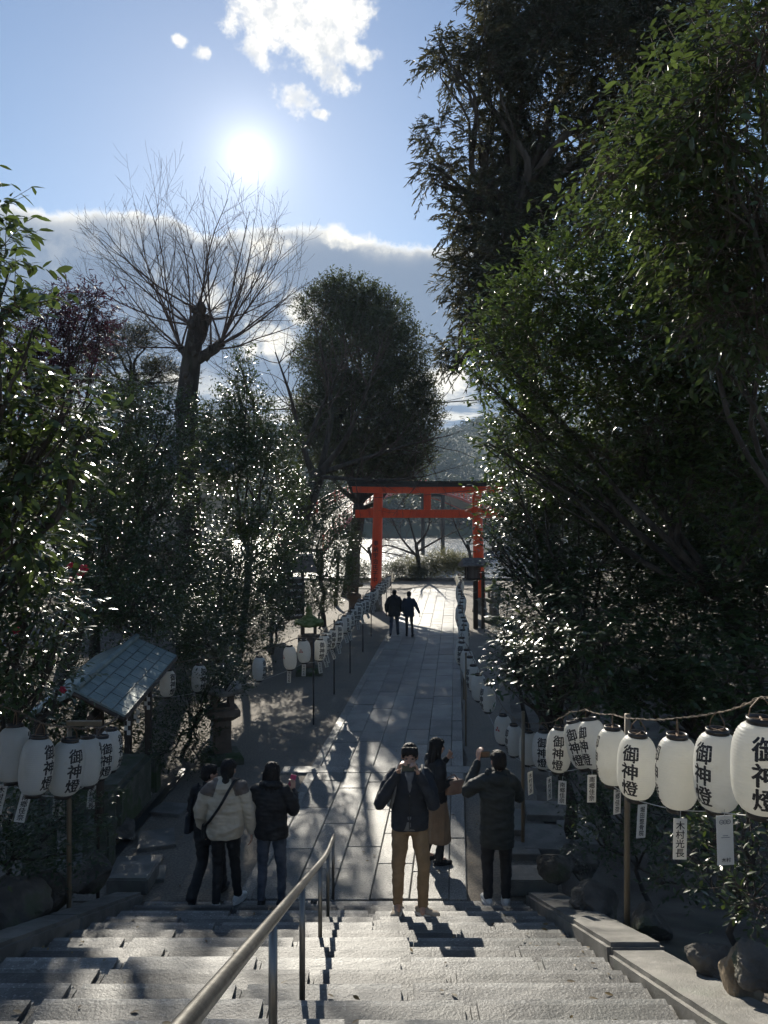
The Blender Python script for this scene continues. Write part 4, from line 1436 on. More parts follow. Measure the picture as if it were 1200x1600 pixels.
# --- bushes along the river edge
for i, (px, py, d, rp, lab) in enumerate(((612, 893, 51.5, 13, 'low dark bush beside the torii pillar on the river edge'), (636, 885, 52, 17, 'low olive bush on the river edge under the bare cherry'), (668, 888, 52.2, 15, 'small dark bush beside the cherry trunk on the river edge'),
                                          (690, 876, 52.4, 20, 'yellow green bush on the river edge right of the cherry'), (716, 880, 52, 17, 'yellow green bush on the river edge near the right pillar'), (740, 884, 52, 15, 'dull green bush behind the right torii pillar'), (650, 896, 51.6, 12, 'lowest dark bush in front of the cherry trunk'), (560, 893, 51, 18, 'dark bush on the river edge left of the torii'))):
    b = P(px, py, d)
    root = empty('riverside_bush', gbase(b.x, b.y), (0, 0, 0), lab, 'bush', 'bushes along the river edge')
    rr = rp * d / 1200
    bl = np.array([[b.x, b.y, b.z, rr], [b.x - rr * .8, b.y, b.z - rr * .2, rr * .7], [b.x + rr * .8, b.y + .3, b.z - rr * .15, rr * .75], [b.x, b.y - .4, b.z - rr * .6, rr * .8]]) - np.array([*root.location, 0])
    crown('crown', bl, L_['bank' if 'yellow' in lab or 'olive' in lab else 'oak'], root, seed=80 + i, lai=3.6, leaf=(.13, .04), kind='lo', per=8, tw=.4, up=.6, inner=.3)

# --- far bank and hills
def far_wood():
    r = np.random.default_rng(91)
    bl = []
    for i in range(420):
        x = r.uniform(-150, 170)
        y = r.uniform(210, 232)
        h = r.uniform(3.0, 8.5)
        bl.append((x, y, ground(x, y) + h * .45, h * .6))
    for i in range(900):
        y = r.uniform(240, 560)
        x = r.uniform(-.55, .42) * y
        h = r.uniform(5, 9)
        bl.append((x, y, ground(x, y) + h * .3, h * .75))
    o = crown('woods', np.array(bl), L_['hill'], None, seed=92, lai=2.6, leaf=(1.5, .95), kind='lo', per=6, tw=2.2, up=.5, nup=.5, inner=.6)
    tag(o, 'hazy green wood on the far river bank and the hill above it', 'wood', kind='stuff')


far_wood()


def small_house(x, y, w, d, h, rz, label):
    z = ground(x, y) - .3
    root = empty('hillside_house', (x, y, z), (0, 0, rz), label, 'house', 'houses on the far bank')
    MB().add(box((0, 0, h / 2), (w, d, h))).build('wall', M_['plaster'], root)
    v = [(-w * .58, -d * .6, h - .2), (w * .58, -d * .6, h - .2), (w * .58, d * .6, h - .2), (-w * .58, d * .6, h - .2), (-w * .58, 0, h + d * .32), (w * .58, 0, h + d * .32)]
    MB().add((v, [(0, 1, 5, 4), (2, 3, 4, 5), (0, 4, 3), (1, 2, 5), (3, 2, 1, 0)])).build('roof', M_['tile'], root)
    for sx in (-.25, .25):
        f = MB().add(box((sx * w, -d / 2 - .03, h * .55), (w * .2, .1, h * .3))).build('window', M_['black'], root)


for i, (px, d, h, rz, lab) in enumerate(((738, 236, 6, .3, 'small pale house at the foot of the far hill, seen above the torii'), (718, 300, 6.5, -.2, 'pale house on the slope of the far hill'), (752, 270, 6, .1, 'grey roofed house beside the pale houses on the far hill'))):
    small_house((px - 600) / 1200 * d, d - 8, 9, 7, h, rz, lab)


# --- fallen leaves on the steps, the paving and the court
def litter():
    r = np.random.default_rng(5)
    pts = []
    for i in range(260):
        k = int(r.integers(0, 20))
        d = STAIR_D - (k + r.uniform(.15, .95)) * T_
        x = r.uniform(-2.8, 1.65)
        if r.random() < .5:
            x = r.choice((-2.8 + abs(r.normal(0, .4)), 1.62 - abs(r.normal(0, .35))))
        pts.append((x, d, k * R_ + .012))
    for i in range(300):
        y = r.uniform(9.3, 30)
        o_ = r.choice((r.uniform(-2.6, .1), .2 + abs(r.normal(0, .3)), -2.7 - abs(r.normal(0, .7))))
        pts.append((PD * y + o_, y, .012 if -2.6 < o_ < .13 else -.012))
    p = np.array(pts)
    n = len(p)
    a = r.random(n) * 6.28
    ax = np.stack([np.cos(a), np.sin(a), r.normal(size=n) * .12], 1)
    nr = np.stack([r.normal(size=n) * .25, r.normal(size=n) * .25, np.ones(n)], 1)
    ln = r.uniform(.03, .06, n)
    o = leaf_mesh('fallen_leaves', p, ax, nr, ln, ln * .5, 'hi', L_['litter'], None, r)
    tag(o, 'dry brown and green leaves fallen on the steps and paving', 'leaves', kind='stuff')


L_['litter'] = leafmat('fallen_leaf', (.09, .06, .03), (.14, .10, .04), (.22, .15, .06), rough=.6, transl=.15, tcol=(.2, .14, .05))
litter()
# ------------------------------------------------------------------ paper lanterns
LW, LH = .14, .225        # lantern radius and half height


def lrad(z):
    t = min(abs(z) / LH, 1)
    return .066 + (LW - .066) * (1 - t ** 3.0) ** .62


def wrap(v, ang0, off=.0016):
    o = []
    for x, y, z in v:
        r = lrad(y) + off + z
        a = ang0 + x / LW
        o.append((r * math.sin(a), -r * math.cos(a), y))
    return o


def make_lantern():
    root = empty('paper_lantern', (0, 0, -50), (0, 0, 0), 'x', 'paper lantern', 'x')
    prof = []
    N = 84
    for i in range(N + 1):
        z = -LH + 2 * LH * i / N
        prof.append((lrad(z) + (.0022 if i % 3 == 0 else 0), z))
    MB().add(lathe(prof, 32, cap=False)).build('paper_shade', M_['paper'], root, True)
    for zz, nm in ((LH + .012, 'top_ring'), (-LH - .010, 'bottom_ring')):
        r_ = MB().add(lathe([(.062, -.018), (.070, -.018), (.071, .018), (.062, .018), (.056, .010), (.056, -.012), (.062, -.018)], 26, (0, 0, zz), cap=False)).build(nm, M_['ring'], root, True)
        if nm == 'top_ring':
            MB().add(tube([(-.056, 0, zz + .006), (.056, 0, zz + .006)], .006, 6)).add(tube([(0, -.056, zz + .006), (0, .056, zz + .006)], .006, 6)).add(lathe([(.004, 0), (.056, .001), (.056, .004), (.004, .004)], 22, (0, 0, zz - .012))).build('ring_lid', M_['ringtop'], r_)
        else:
            MB().add(lathe([(.002, 0), (.058, 0), (.058, .004), (.002, .004)], 22, (0, 0, zz - .008))).build('ring_lid', M_['ring'], r_)
    hw = MB()
    for s_ in (-1, 1):
        hw.add(tube([(s_ * .06, 0, LH + .02), (s_ * .05, 0, LH + .075), (s_ * .012, 0, LH + .125)], .0035, 5))
    hw.build('hanger', M_['ringtop'], root)
    v, f = text_mesh('御\n神\n燈', .136, .027, 1.0, 3)
    v = [(x * .98, y * .92, z) for x, y, z in v]
    v, f = cutgrid(v, f, .016, .03)
    MB().add((wrap(v, 0), f)).build('lettering', M_['ink'], root)
    # red crest on another side: three leaves round a stem, a short red mark below
    cv, cf = [], []
    for k in range(3):
        a = R(90 + 120 * k)
        for i, (rr, ww) in enumerate(((.006, .004), (.02, .016), (.034, .017), (.048, .002))):
            for s_ in (-1, 1):
                cv.append((rr * math.cos(a) - s_ * ww * math.sin(a), .03 + rr * math.sin(a) + s_ * ww * math.cos(a), 0))
        b = k * 8
        cf += [(b, b + 1, b + 3, b + 2), (b + 2, b + 3, b + 5, b + 4), (b + 4, b + 5, b + 7, b + 6)]
    MB().add((wrap(cv, R(150)), cf)).build('crest', M_['redink'], root)
    return root


LANT = make_lantern()
_first = [True]


def lantern(p, rot, tilt, label, group):
    if _first[0]:
        o = LANT
        _first[0] = False
    else:
        o = copy_tree(LANT)
    o.location = p
    o.rotation_euler = (tilt[0], tilt[1], rot)
    k = _lr.uniform(.95, 1.04)
    o.scale = (k, k, _lr.uniform(.97, 1.03))
    o['label'] = label
    o['group'] = group
    return o


_lr = random.Random(77)


def tag_obj(p, h, body, rot, tilt, label, group, size=None):
    w = h * .33
    root = empty('name_tag', p, (tilt[0], tilt[1], rot), label, 'paper tag', group)
    MB().add(box((0, 0, -h / 2), (w, .004, h))).build('card', M_['tag'], root)
    MB().add(tube([(0, 0, 0), (0, 0, .05)], .002, 4)).build('string', M_['cord'], root)
    key = body
    if key not in _tagtext:
        _tagtext[key] = text_mesh(body, 1, .018, 1.0, 2)
    v, f = _tagtext[key]
    n = body.count('\n') + 1
    yy = [q[1] for q in v]
    sc = h * .88 / (max(yy) - min(yy))
    sx = min(sc, w * .72 / (max(q[0] for q in v) * 2))
    MB().add(([(x * sx, -.0032 - z, y * sc - h / 2) for x, y, z in v], f)).build('lettering', M_['ink'], root)
    return root


_tagtext = {}


def ropes(name, pts, sag, rad, label, mat, twist=False, nper=9):
    q = []
    for a, b in zip(pts[:-1], pts[1:]):
        a, b = Vector(a), Vector(b)
        for i in range(nper):
            t = i / nper
            p = a.lerp(b, t)
            p.z -= sag * 4 * t * (1 - t) * min(1, (b - a).length / 2)
            q.append(p)
    q.append(Vector(pts[-1]))
    o_ = q[0].copy()
    q = [p - o_ for p in q]
    mb = MB().add(tube(q, rad, 6))
    if twist:
        k = []
        for i in range(len(q) * 3 - 2):
            t = i / 3
            j = min(int(t), len(q) - 2)
            p = q[j].lerp(q[j + 1], t - j)
            k.append(p + Vector((math.cos(i * 1.1), math.sin(i * .9), math.sin(i * 1.1))) * rad * 1.9)
        mb.add(tube(k, rad * .55, 5))
    o = mb.build(name, M_[mat], None, True)
    o.location = o_
    tag(o, label, 'rope' if mat == 'rope' else 'cord')
    return o


ORD = ['front', 'second', 'third', 'fourth', 'fifth', 'sixth', 'seventh', 'eighth', 'ninth', 'tenth', 'eleventh', 'twelfth', 'thirteenth', 'fourteenth', 'fifteenth', 'sixteenth', 'seventeenth', 'eighteenth', 'nineteenth', 'twentieth']

# --- right row.  px, py of the body centre, apparent width, turn of the lettering (degrees), sideways tilt
RIGHT = [(1190, 1199, 87, 8, 0, 'on the right rope, largest, cut by the right picture edge'),
         (1121, 1205, 72, -40, 0, 'with lettering on its left side, just beside the largest right-hand lantern'),
         (1058, 1207, 67, -84, 0, 'nearly blank, sunlit and ribbed, with a red crest at its right edge'),
         (995, 1198, 59, -22, 2, 'hanging over the bare wooden pole, black lettering left of centre'),
         (957, 1182, 52, -86, 0, 'shaded and nearly blank, tucked behind the one over the bare wooden pole'),
         (928, 1163, 44, -48, -14, 'swung askew and sunlit, right one of the tilted pair on the right rope'),
         (905, 1164, 42, -22, -16, 'swung askew and sunlit, left one of the tilted pair on the right rope'),
         (873, 1172, 40, -4, 3, 'upright with lettering facing the stairs, just left of the tilted pair'),
         (849, 1172, 34, -8, 0, 'half hidden and grey, with lettering, second to the left of the tilted pair'),
         (826, 1169, 31, 90, 0, 'blank and grey, on the right rope above the greenish pole'),
         (803, 1157, 28, -70, 0, 'grey in shade with lettering on its left edge, beside the dark parka'),
         (786, 1140, 27, 170, 0, 'blank and grey in shade, where the right rope bends along the path')]
RT, RB = [], []
grpR = 'paper lanterns on the right-hand rope'
for i, (px, py, w, rot, tl, lab) in enumerate(RIGHT):
    d = 2 * LW * 1200 / w
    p = P(px, py, d)
    az = math.atan2(p.x, p.y)
    lantern(p, R(rot) - az, (0, R(tl)), 'paper lantern ' + lab, grpR)
    up = Vector((math.sin(R(tl)), 0, math.cos(R(tl))))
    RT.append(p + up * (LH + .13))
    RB.append(p - up * (LH + .02))
rr = random.Random(8)
FAR = [(13.1, .55, 1.42), (13.9, .42, 1.42), (14.7, .34, 1.42), (15.5, .28, 1.43), (16.3, .24, 1.43)]
d = 17.2
while d < 36:
    FAR.append((d, .18 + .05 * math.sin(d), 1.43 + .02 * math.sin(d * 2)))
    d += rr.uniform(.75, 1.0)
for i, (d, c, z) in enumerate(FAR):
    p = Vector((PD * d + c, d, z))
    j = i + len(RIGHT)
    near = j < 17
    lab = 'small paper lantern at the right paving edge, %s along the right rope from the stairs' % ORD[j] if near else 'small paper lantern in the packed far stretch of the right rope before the torii'
    lantern(p, R(rr.choice((-70, -20, 10, 60, 150, 110))), (0, R(rr.uniform(-4, 4))), lab, grpR if near else 'far paper lanterns packed along the right rope')
    RT.append(p + Vector((0, 0, LH + .13)))
    RB.append(p - Vector((0, 0, LH + .02)))
e0 = P(1290, 1100, 3.2)
ropes('lantern_rope', [e0] + RT, .03, .0042, 'brown twisted rope and cable carrying the right-hand row of paper lanterns', 'rope', True)
ropes('twine', [e0 - Vector((0, 0, .62))] + RB, .012, .0035, 'thin pale cord tying the bottoms of the right-hand paper lanterns', 'cord')

# --- left row, near part and the part that runs on past the water pavilion
LEFT = [(-38, 1160, 58, 60, 8, 'cut off by the left picture edge, in the left cluster'), (22, 1178, 52, 78, 9, 'leftmost complete one of the left cluster, lettering on its right edge'),
        (57, 1197, 53, 48, 9, 'yellowish and sunlit, in the left cluster, lettering on its right half'), (104, 1200, 51, 28, 8, 'of the left cluster with clear black lettering, hung before the wooden cross bar'),
        (137, 1190, 44, 84, 6, 'of the left cluster nearly blank, lettering just showing at its right edge'), (157, 1184, 39, 30, 5, 'of the left cluster with lettering right of centre, half behind its neighbour'),
        (173, 1172, 37, 66, 3, 'topmost and rearmost of the left cluster')]
LT, LB = [], []
grpL = 'paper lanterns on the left-hand rope'
for i, (px, py, w, rot, tl, lab) in enumerate(LEFT):
    d = 2 * LW * 1200 / w
    p = P(px, py, d)
    az = math.atan2(p.x, p.y)
    lantern(p, R(rot) - az, (0, R(tl)), 'paper lantern ' + lab, grpL)
    up = Vector((math.sin(R(tl)), 0, math.cos(R(tl))))
    LT.append(p + up * (LH + .13))
    LB.append(p - up * (LH + .02))
e0 = P(-120, 1060, 5.0)
end = P(186, 1118, 9.6)
ropes('lantern_rope', [e0] + LT + [end], .035, .006, 'brown twisted rope and cable carrying the cluster of lanterns left of the stairs', 'rope', True)
ropes('twine', [e0 - Vector((0, 0, .62))] + LB, .012, .0035, 'thin pale cord under the cluster of lanterns left of the stairs', 'cord')
MT, MBt = [P(236, 1030, 12.9) + Vector((0, 0, 0))], [P(236, 1085, 12.9)]
for px, py, d, rot, lab in ((262, 1068, 13.4, 60, 'half hidden by the pavilion roof edge'), (311, 1060, 13.7, 52, 'hanging alone against dark bushes right of the pavilion roof'), (405, 1045, 15.3, 66, 'hanging alone, lettering on its right edge, above the stone edging'),
                            (453, 1028, 15.9, 150, 'sunlit from behind, left one of a bright pair'), (475, 1018, 16.2, 190, 'brightest, glowing yellowish, right one of a bright pair')):
    p = P(px, py, d)
    lantern(p, R(rot), (0, R(3)), 'white paper lantern %s' % lab, grpL)
    MT.append(p + Vector((0, 0, LH + .13)))
    MBt.append(p - Vector((0, 0, LH + .02)))
d = 17.0
k = 0
rl = random.Random(18)
LFAR = []
while d < 35.5:
    z = 1.52 - .004 * (d - 17) + .03 * math.sin(d * 1.9)
    p = Vector((PD * d - 3.04 + .04 * math.sin(d * 3), d, z))
    LFAR.append(p)
    near = k < 3
    lab = ('shaded grey paper lantern beside the first dark pole of the left path rope', 'sunlit paper lantern just beyond the first dark pole of the left path rope', 'paper lantern third beyond the bright pair on the left path rope')[k] if near else 'paper lantern in the tightly packed far stretch of the left rope before the torii'
    lantern(p, R(rl.choice((20, 30, 45, 60, 25))), (R(rl.uniform(-3, 3)), R(rl.uniform(0, 9))), lab, grpL if near else 'far paper lanterns packed along the left rope')
    MT.append(p + Vector((0, 0, LH + .13)))
    MBt.append(p - Vector((0, 0, LH + .02)))
    d += rl.uniform(.56, .78)
    k += 1
# the last few hang apart near the torii
for px, py, dd in ((607, 905, 36.3), (612, 898, 37.2)):
    p = P(px, py, dd)
    p.z = 1.45
    lantern(p, R(40), (0, R(4)), 'white paper lantern at the far end of the left rope, past the torii pillar', 'far paper lanterns packed along the left rope')
    MT.append(p + Vector((0, 0, LH + .13)))
    MBt.append(p - Vector((0, 0, LH + .02)))
ropes('lantern_rope', MT, .04, .007, 'dark rope carrying the lanterns along the left side of the path', 'rope', True, 5)
ropes('twine', MBt, .015, .0035, 'thin cord under the lanterns along the left side of the path', 'cord', False, 5)


# --- poles
def pole(x, y, z0, z1, r_, mat, label, group, bar=None):
    root = empty('lantern_pole', (x, y, z0), (0, 0, 0), label, 'pole', group)
    MB().add(tube([(0, 0, -.25), (0, 0, (z1 - z0) / 2), (.004, 0, z1 - z0)], [r_, r_ * .97, r_ * .92], 10)).build('shaft', M_[mat], root, True)
    if bar:
        MB().add(box(((bar[0] + bar[1]) / 2, .0, z1 - z0 - .02), (bar[1] - bar[0], .045, .05), bev=.004)).build('cross_bar', M_[mat], root)
    else:
        MB().add(tube([(-.02, 0, z1 - z0 - .03), (.02, -.02, z1 - z0 - .02), (.03, .02, z1 - z0 - .04), (-.02, .02, z1 - z0 - .05)], .006, 5)).build('binding', M_['rope'], root)


grpP = 'lantern poles'
pole(2.19, 6.92, .70, 2.78, .028, 'pole', 'bare wooden pole behind the right kerb', grpP)
pole((817 - 600) / 1200 * 10.6, 10.6, -.03, 1.85, .026, 'pole', 'greenish pole behind the person in the dark parka', grpP)
pole(P(1245, 1100, 3.5).x, 3.5, 1.9, 3.75, .028, 'pole', 'pole just outside the right edge carrying the end of the right rope', grpP)
for i, dd in enumerate((15.2, 19.0, 23, 27, 31, 35)):
    pole(PD * dd + .2, dd, -.03, 1.82, .02, 'pole', 'slim pole at the right edge of the paving between the packed lanterns', 'slim poles of the right rope')
x, y = (108 - 600) / 1200 * 7.8, 7.8
pole(x, y, ground(x, y) - .05, P(108, 1127, 7.8).z, .024, 'pole', 'thin brown pole with a short cross bar at the front of the left lantern cluster', grpP, bar=(-.02, .33))
x, y = (153 - 600) / 1200 * 8.9, 8.9
pole(x, y, .08, P(153, 1127, 8.9).z, .02, 'wood', 'thin dark pole at the back of the left lantern cluster', grpP)
for px, py, lab in ((490, 1130, 'nearest dark metal pole of the left path rope, standing in the sunlit gravel'), (522, 1083, 'second dark pole of the left path rope'), (547, 1050, 'third dark pole of the left path rope'), (567, 1017, 'fourth dark pole of the left path rope'), (580, 993, 'fifth dark pole of the left path rope, just before the torii pillar'), (604, 962, 'dark pole left of the walking couple at the far end of the left rope'), (611, 955, 'last dark pole beyond the torii pillar on the left rope')):
    dd = CAM_H * 1200 / (py - 800)
    pole((px - 600) / 1200 * dd, dd, -.03, 1.86, .019, 'black', lab, grpP)

# --- tags with names
KIM = '木\n村\n光\n長'
HOR = '堀\n田\n整\n骨\n院'
NAN = '南\n郷\n佳\n奈'
grpT = 'paper tags under the right-hand lanterns'
for px, py, w, body, rot, tl, lab in ((1063, 1279, 21, KIM, 0, 1, 'white paper tag with four large black characters under the sunlit blank lantern'),
                                      (1004, 1257, 16, HOR, 20, 4, 'narrow tilted white tag with five characters right of the wooden pole'),
                                      (965, 1226, 13, NAN, 30, 2, 'tag half hidden beside the wooden pole, left of it'),
                                      (925, 1211, 14, NAN, 5, 1, 'white tag with four characters under the two tilted lanterns'),
                                      (879, 1220, 12, NAN, -10, 2, 'tag with four characters left of the tag under the tilted lanterns'),
                                      (858, 1214, 9, KIM, 40, -2, 'narrow shaded tag edge-on under the half hidden grey lantern'),
                                      (828, 1206, 9, KIM, 40, -3, 'narrow shaded tag hanging beside the greenish pole')):
    h = .255
    dd = .084 * 1200 / w * (math.cos(R(rot)))
    p = P(px, py, dd)
    tag_obj(p, h, body, R(rot), (0, R(tl)), lab, grpT)
# the tall tag with a round crest above and small print
p = P(1132, 1276, 4.2)
root = empty('name_tag', p, (0, R(-2), R(4)), 'tall white tag with a crest at its top and small print', 'paper tag', grpT)
MB().add(box((0, 0, -.13), (.083, .004, .26))).build('card', M_['tag'], root)
MB().add(box((0, .002, -.13), (.094, .002, .272))).build('sleeve', M_['white'], root)
mb = MB()
for xx in (-.020, 0, .020):
    mb.add(([(x + xx, -.0035, z - .028) for x, z in [(.013 * math.cos(a * .524), .013 * math.sin(a * .524)) for a in range(12)] + [(.009 * math.cos(a * .524), .009 * math.sin(a * .524)) for a in range(12)]], [(i, (i + 1) % 12, 12 + (i + 1) % 12, 12 + i) for i in range(12)]))
mb.add(box((0, -.0035, -.028), (.05, .0006, .004))).add(box((0, -.0035, -.103), (.03, .0006, .003))).add(box((0, -.0035, -.113), (.05, .0006, .003))).build('crest', M_['grey'], root)
v, f = text_mesh('木村', .026, .02)
MB().add(([(x, -.0035, y - .236) for x, y, z in v], f)).build('lettering', M_['ink'], root)
MB().add(tube([(0, 0, 0), (0, 0, .04)], .002, 4)).build('string', M_['cord'], root)
grpT = 'paper tags under the left-hand lanterns'
for px, py, w, body, rot, tl, lab in ((90, 1243, 11, '須\n田\n知\n佳\n穂', 20, 3, 'narrow upright white tag with five characters beside the thin brown pole'), (42, 1238, 13, NAN, 20, 14, 'tilted white tag under the yellowish left lantern'), (4, 1226, 13, KIM, 20, 12, 'white tag cut by the left picture edge'),
                                      (144, 1228, 10, KIM, 25, 4, 'shaded tag between the two thin poles on the left'), (157, 1214, 9, NAN, 25, 0, 'shaded tag right of the rear thin pole on the left')):
    dd = .084 * 1200 / w * .9
    tag_obj(P(px, py, dd), .27, body, R(rot), (0, R(tl)), lab, grpT)
for px, py, dd, lab in ((452, 1048, 15.9, 'white tag below the left lantern of the bright pair'), (475, 1038, 16.2, 'white tag below the brightest lantern of the pair')):
    tag_obj(P(px, py, dd), .25, KIM, R(10), (0, R(2)), lab, grpT)
for i, p in enumerate(LFAR[:22]):
    if i % 2 == 0 or i < 8:
        tag_obj(p - Vector((0, 0, LH + .04)), .25, (KIM, NAN, HOR)[i % 3], R(rl.uniform(10, 40)), (0, R(rl.uniform(-24, -4))), 'small white tag blown aslant under the packed lanterns of the left path rope', 'slanting tags along the left rope')


# ------------------------------------------------------------------ water pavilion on the left
def pavilion():
    A, B, C, D = P(213, 996, 13.4), P(277, 1024, 13.4), P(196, 1118, 9.6), P(117, 1078, 9.6)
    root = empty('water_pavilion', (A.x, 11.5, 0), (0, 0, 0), 'small open water pavilion with a blue-green copper roof left of the path', 'pavilion')
    L = root.location
    A, B, C, D = (q - L for q in (A, B, C, D))
    # far slope mirrored about the ridge
    E_, F_ = D + (D - C) * 1.0, A + (A - B) * 1.0
    E_.z, F_.z = C.z, B.z

    def slab(p, q, r_, s, th):
        n = (q - p).cross(s - p).normalized()
        if n.z < 0:
            n = -n
        v = [p, q, r_, s] + [x - n * th for x in (p, q, r_, s)]
        return [tuple(x) for x in v], [(0, 1, 2, 3), (7, 6, 5, 4), (0, 4, 5, 1), (1, 5, 6, 2), (2, 6, 7, 3), (3, 7, 4, 0)]
    mb = MB().add(slab(A, B, C, D, .05)).add(slab(D, E_, F_, A, .05))
    rf = mb.build('roof', M_['copper'], root)
    # standing seams down the slope and lap joints across it
    n = (B - A).cross(D - A).normalized()
    n = n if n.z > 0 else -n
    sm_ = MB()
    K = 6
    for i in range(K + 1):
        t = i / K
        p, q = A.lerp(D, t), B.lerp(C, t)
        # seams follow the slope lengthwise
    for i in range(5):
        t = (i + .02) / 4.04
        p, q = A.lerp(B, t), D.lerp(C, t)
        sm_.add(tube([p + n * .003, q + n * .003], .0075, 5))
    r = random.Random(4)
    for i in range(4):
        for j in range(7):
            t0, t1 = (i + .05) / 4.04, (i + 1) / 4.04
            s = (j + (i % 2) * .5) / 7
            if 0.02 < s < .98:
                p, q = A.lerp(B, t0).lerp(D.lerp(C, t0), s), A.lerp(B, t1).lerp(D.lerp(C, t1), s)
                sm_.add(tube([p + n * .001, q + n * .001], .003, 4))
    sm_.build('seam', M_['copper_dark'], rf)
    MB().add(tube([A + n * .02, D + n * .02], .05, 8)).build('ridge', M_['copper'], rf)
    ed = MB().add(tube([B - n * .05, C - n * .05], .035, 6)).add(tube([C - n * .05, D - n * .05], .03, 6)).build('eave_board', M_['wood'], root)
    mid = (A + D) * .5
    for (px, d) in ((232, 12.8), (155, 10.0)):
        x = (px - 600) / 1200 * d - L.x
        for xx in (x, 2 * mid.x - x):
            y = d - L.y
            zt = 2.1
            MB().add(box((xx, y, .55 + (zt - .55) / 2), (.1, .1, zt - .55), bev=.008)).build('post', M_['wood'], root)
            MB().add(rough_block((xx, y, .25), (.34, .3, .62), cut=.1, amp=.012, seed=px + xx)).build('post_base', M_['stone_moss'], root)
    for s in (1, -1):
        x0 = (232 - 600) / 1200 * 12.8 - L.x
        x1 = (155 - 600) / 1200 * 10.0 - L.x
        if s < 0:
            x0, x1 = 2 * mid.x - x0, 2 * mid.x - x1
        MB().add(tube([(x0, 12.8 - L.y + .4, 2.0), (x1, 10 - L.y - .3, 2.0)], .055, 4)).build('beam', M_['wood'], root)
    MB().add(rough_block((mid.x, 0, .38), (.8, 1.5, .76), cut=.15, amp=.02, seed=77)).build('basin', M_['stone_moss'], root)
    # folded paper streamers on the eave
    st = MB()
    for t in (.6, .78, .92):
        p = B.lerp(C, t) - Vector((.05, 0, .08))
        for k in range(4):
            st.add(box((p.x + (.02 if k % 2 else -.015), p.y, p.z - .045 - k * .06), (.045, .004, .06)))
    st.build('paper_streamer', M_['tag'], root)


M_['copper_dark'] = pmat('dark_copper_seam', (.07, .095, .09), (.11, .135, .13), 5, rough=.5, metal=.2)
M_['stone_moss'] = pmat('dark_mossy_stone', (.06, .07, .045), (.12, .12, .095), 3, rough=.9, bump=.012, bscale=24, speck=[(2.5, (.045, .075, .02), .5, .6, .8)])
pavilion()


# ------------------------------------------------------------------ stone lanterns
def stone_lantern(loc, s, label, mossy, rz=0, roofmat='stone', bodymat='brownstone', square=True):
    root = empty('stone_lantern', loc, (0, 0, rz), label, 'stone lantern', 'stone lanterns beside the path')
    n = 4 if square else 6

    def pris(prof, name, mat, par=root, nn=n, sm_=False, rot=math.pi / 4):
        v, f = lathe(prof, nn)
        M = Matrix.Rotation(rot if nn == 4 else 0, 4, 'Z')
        v = [tuple(M @ Vector(p) * s) for p in v]
        return MB().add((v, f)).build(name, M_[mat], par, sm_)
    k = 1.414
    pris([(.38 * k, -.1), (.38 * k, .14), (.33 * k, .2), (.24 * k, .22)], 'base', mossy)
    pris([(.17 * k, .22), (.16 * k, .55), (.165 * k, .86)], 'shaft', bodymat)
    pris([(.18 * k, .86), (.29 * k, .95), (.32 * k, .97), (.32 * k, 1.08), (.29 * k, 1.10)], 'platform', bodymat)
    fb = MB()
    for a in range(4):
        M = Matrix.Rotation(a * math.pi / 2, 4, 'Z')
        fb.add([([tuple(Vector(p) * s) for p in box((.17, .17, 1.27), (.09, .09, .34))[0]]), box((0, 0, 0), (1, 1, 1))[1]], M)
    fb.add(([tuple(Vector(p) * s) for p in box((0, 0, 1.12), (.42, .42, .05))[0]], box((0, 0, 0), (1, 1, 1))[1]))
    fb.add(([tuple(Vector(p) * s) for p in box((0, 0, 1.42), (.44, .44, .06))[0]], box((0, 0, 0), (1, 1, 1))[1]))
    fb.build('firebox', M_[bodymat], root)
    # roof with swept up corners
    v, f = [], []
    N, m = 24, 8
    for j in range(m + 1):
        t = j / m
        for i in range(N):
            a = 2 * math.pi * i / N
            c = max(abs(math.cos(2 * a + (0 if square else a))), 0)
            cor = (abs(math.sin(2 * a))) ** 3
            rad = (.10 + .32 * t ** .8) * (1 + .22 * cor * t)
            z = 1.72 - .26 * t ** .75 + .09 * cor * t ** 4
            v.append((rad * math.cos(a) * s, rad * math.sin(a) * s, z * s))
    for j in range(m):
        for i in range(N):
            i2 = (i + 1) % N
            f.append((j * N + i, (j + 1) * N + i, (j + 1) * N + i2, j * N + i2))
    b = len(v)
    for i in range(N):
        x, y, z = v[m * N + i]
        v.append((x * .97, y * .97, z - .07 * s))
    for i in range(N):
        i2 = (i + 1) % N
        f.append((m * N + i, b + i, b + i2, m * N + i2))
    f.append(tuple(b + i for i in range(N))[::-1])
    f.append(tuple(range(N)))
    rf = MB().add((v, f)).build('roof', M_[roofmat], root, True)
    MB().add(lathe([(.07 * s, 1.70 * s), (.10 * s, 1.74 * s), (.07 * s, 1.78 * s), (.10 * s, 1.83 * s), (.09 * s, 1.90 * s), (.01, 1.98 * s)], 14)).build('finial', M_[roofmat], rf, True)
    return root


stone_lantern((P(347, 1190, 14.3).x, 14.3, -.05), .92, 'stone lantern with a square brown platform, in shade left of the path', 'stone_moss', .35)
stone_lantern((P(483, 1000, 22).x, 22, -.05), 1.0, 'stone lantern with moss lit along its upswept roof corners, behind the left rope', 'stone_moss', .1, roofmat='moss', bodymat='brownstone')
stone_lantern((4.62, 32.2, -.05), .95, 'mossy stone lantern in front of the right torii pillar', 'stone_moss', .3, roofmat='moss', bodymat='stone')
stone_lantern((-1.35, 33.4, -.05), 1.0, 'reddish brown stone lantern on a high base left of the left torii pillar', 'brownstone', .2, roofmat='brownstone')


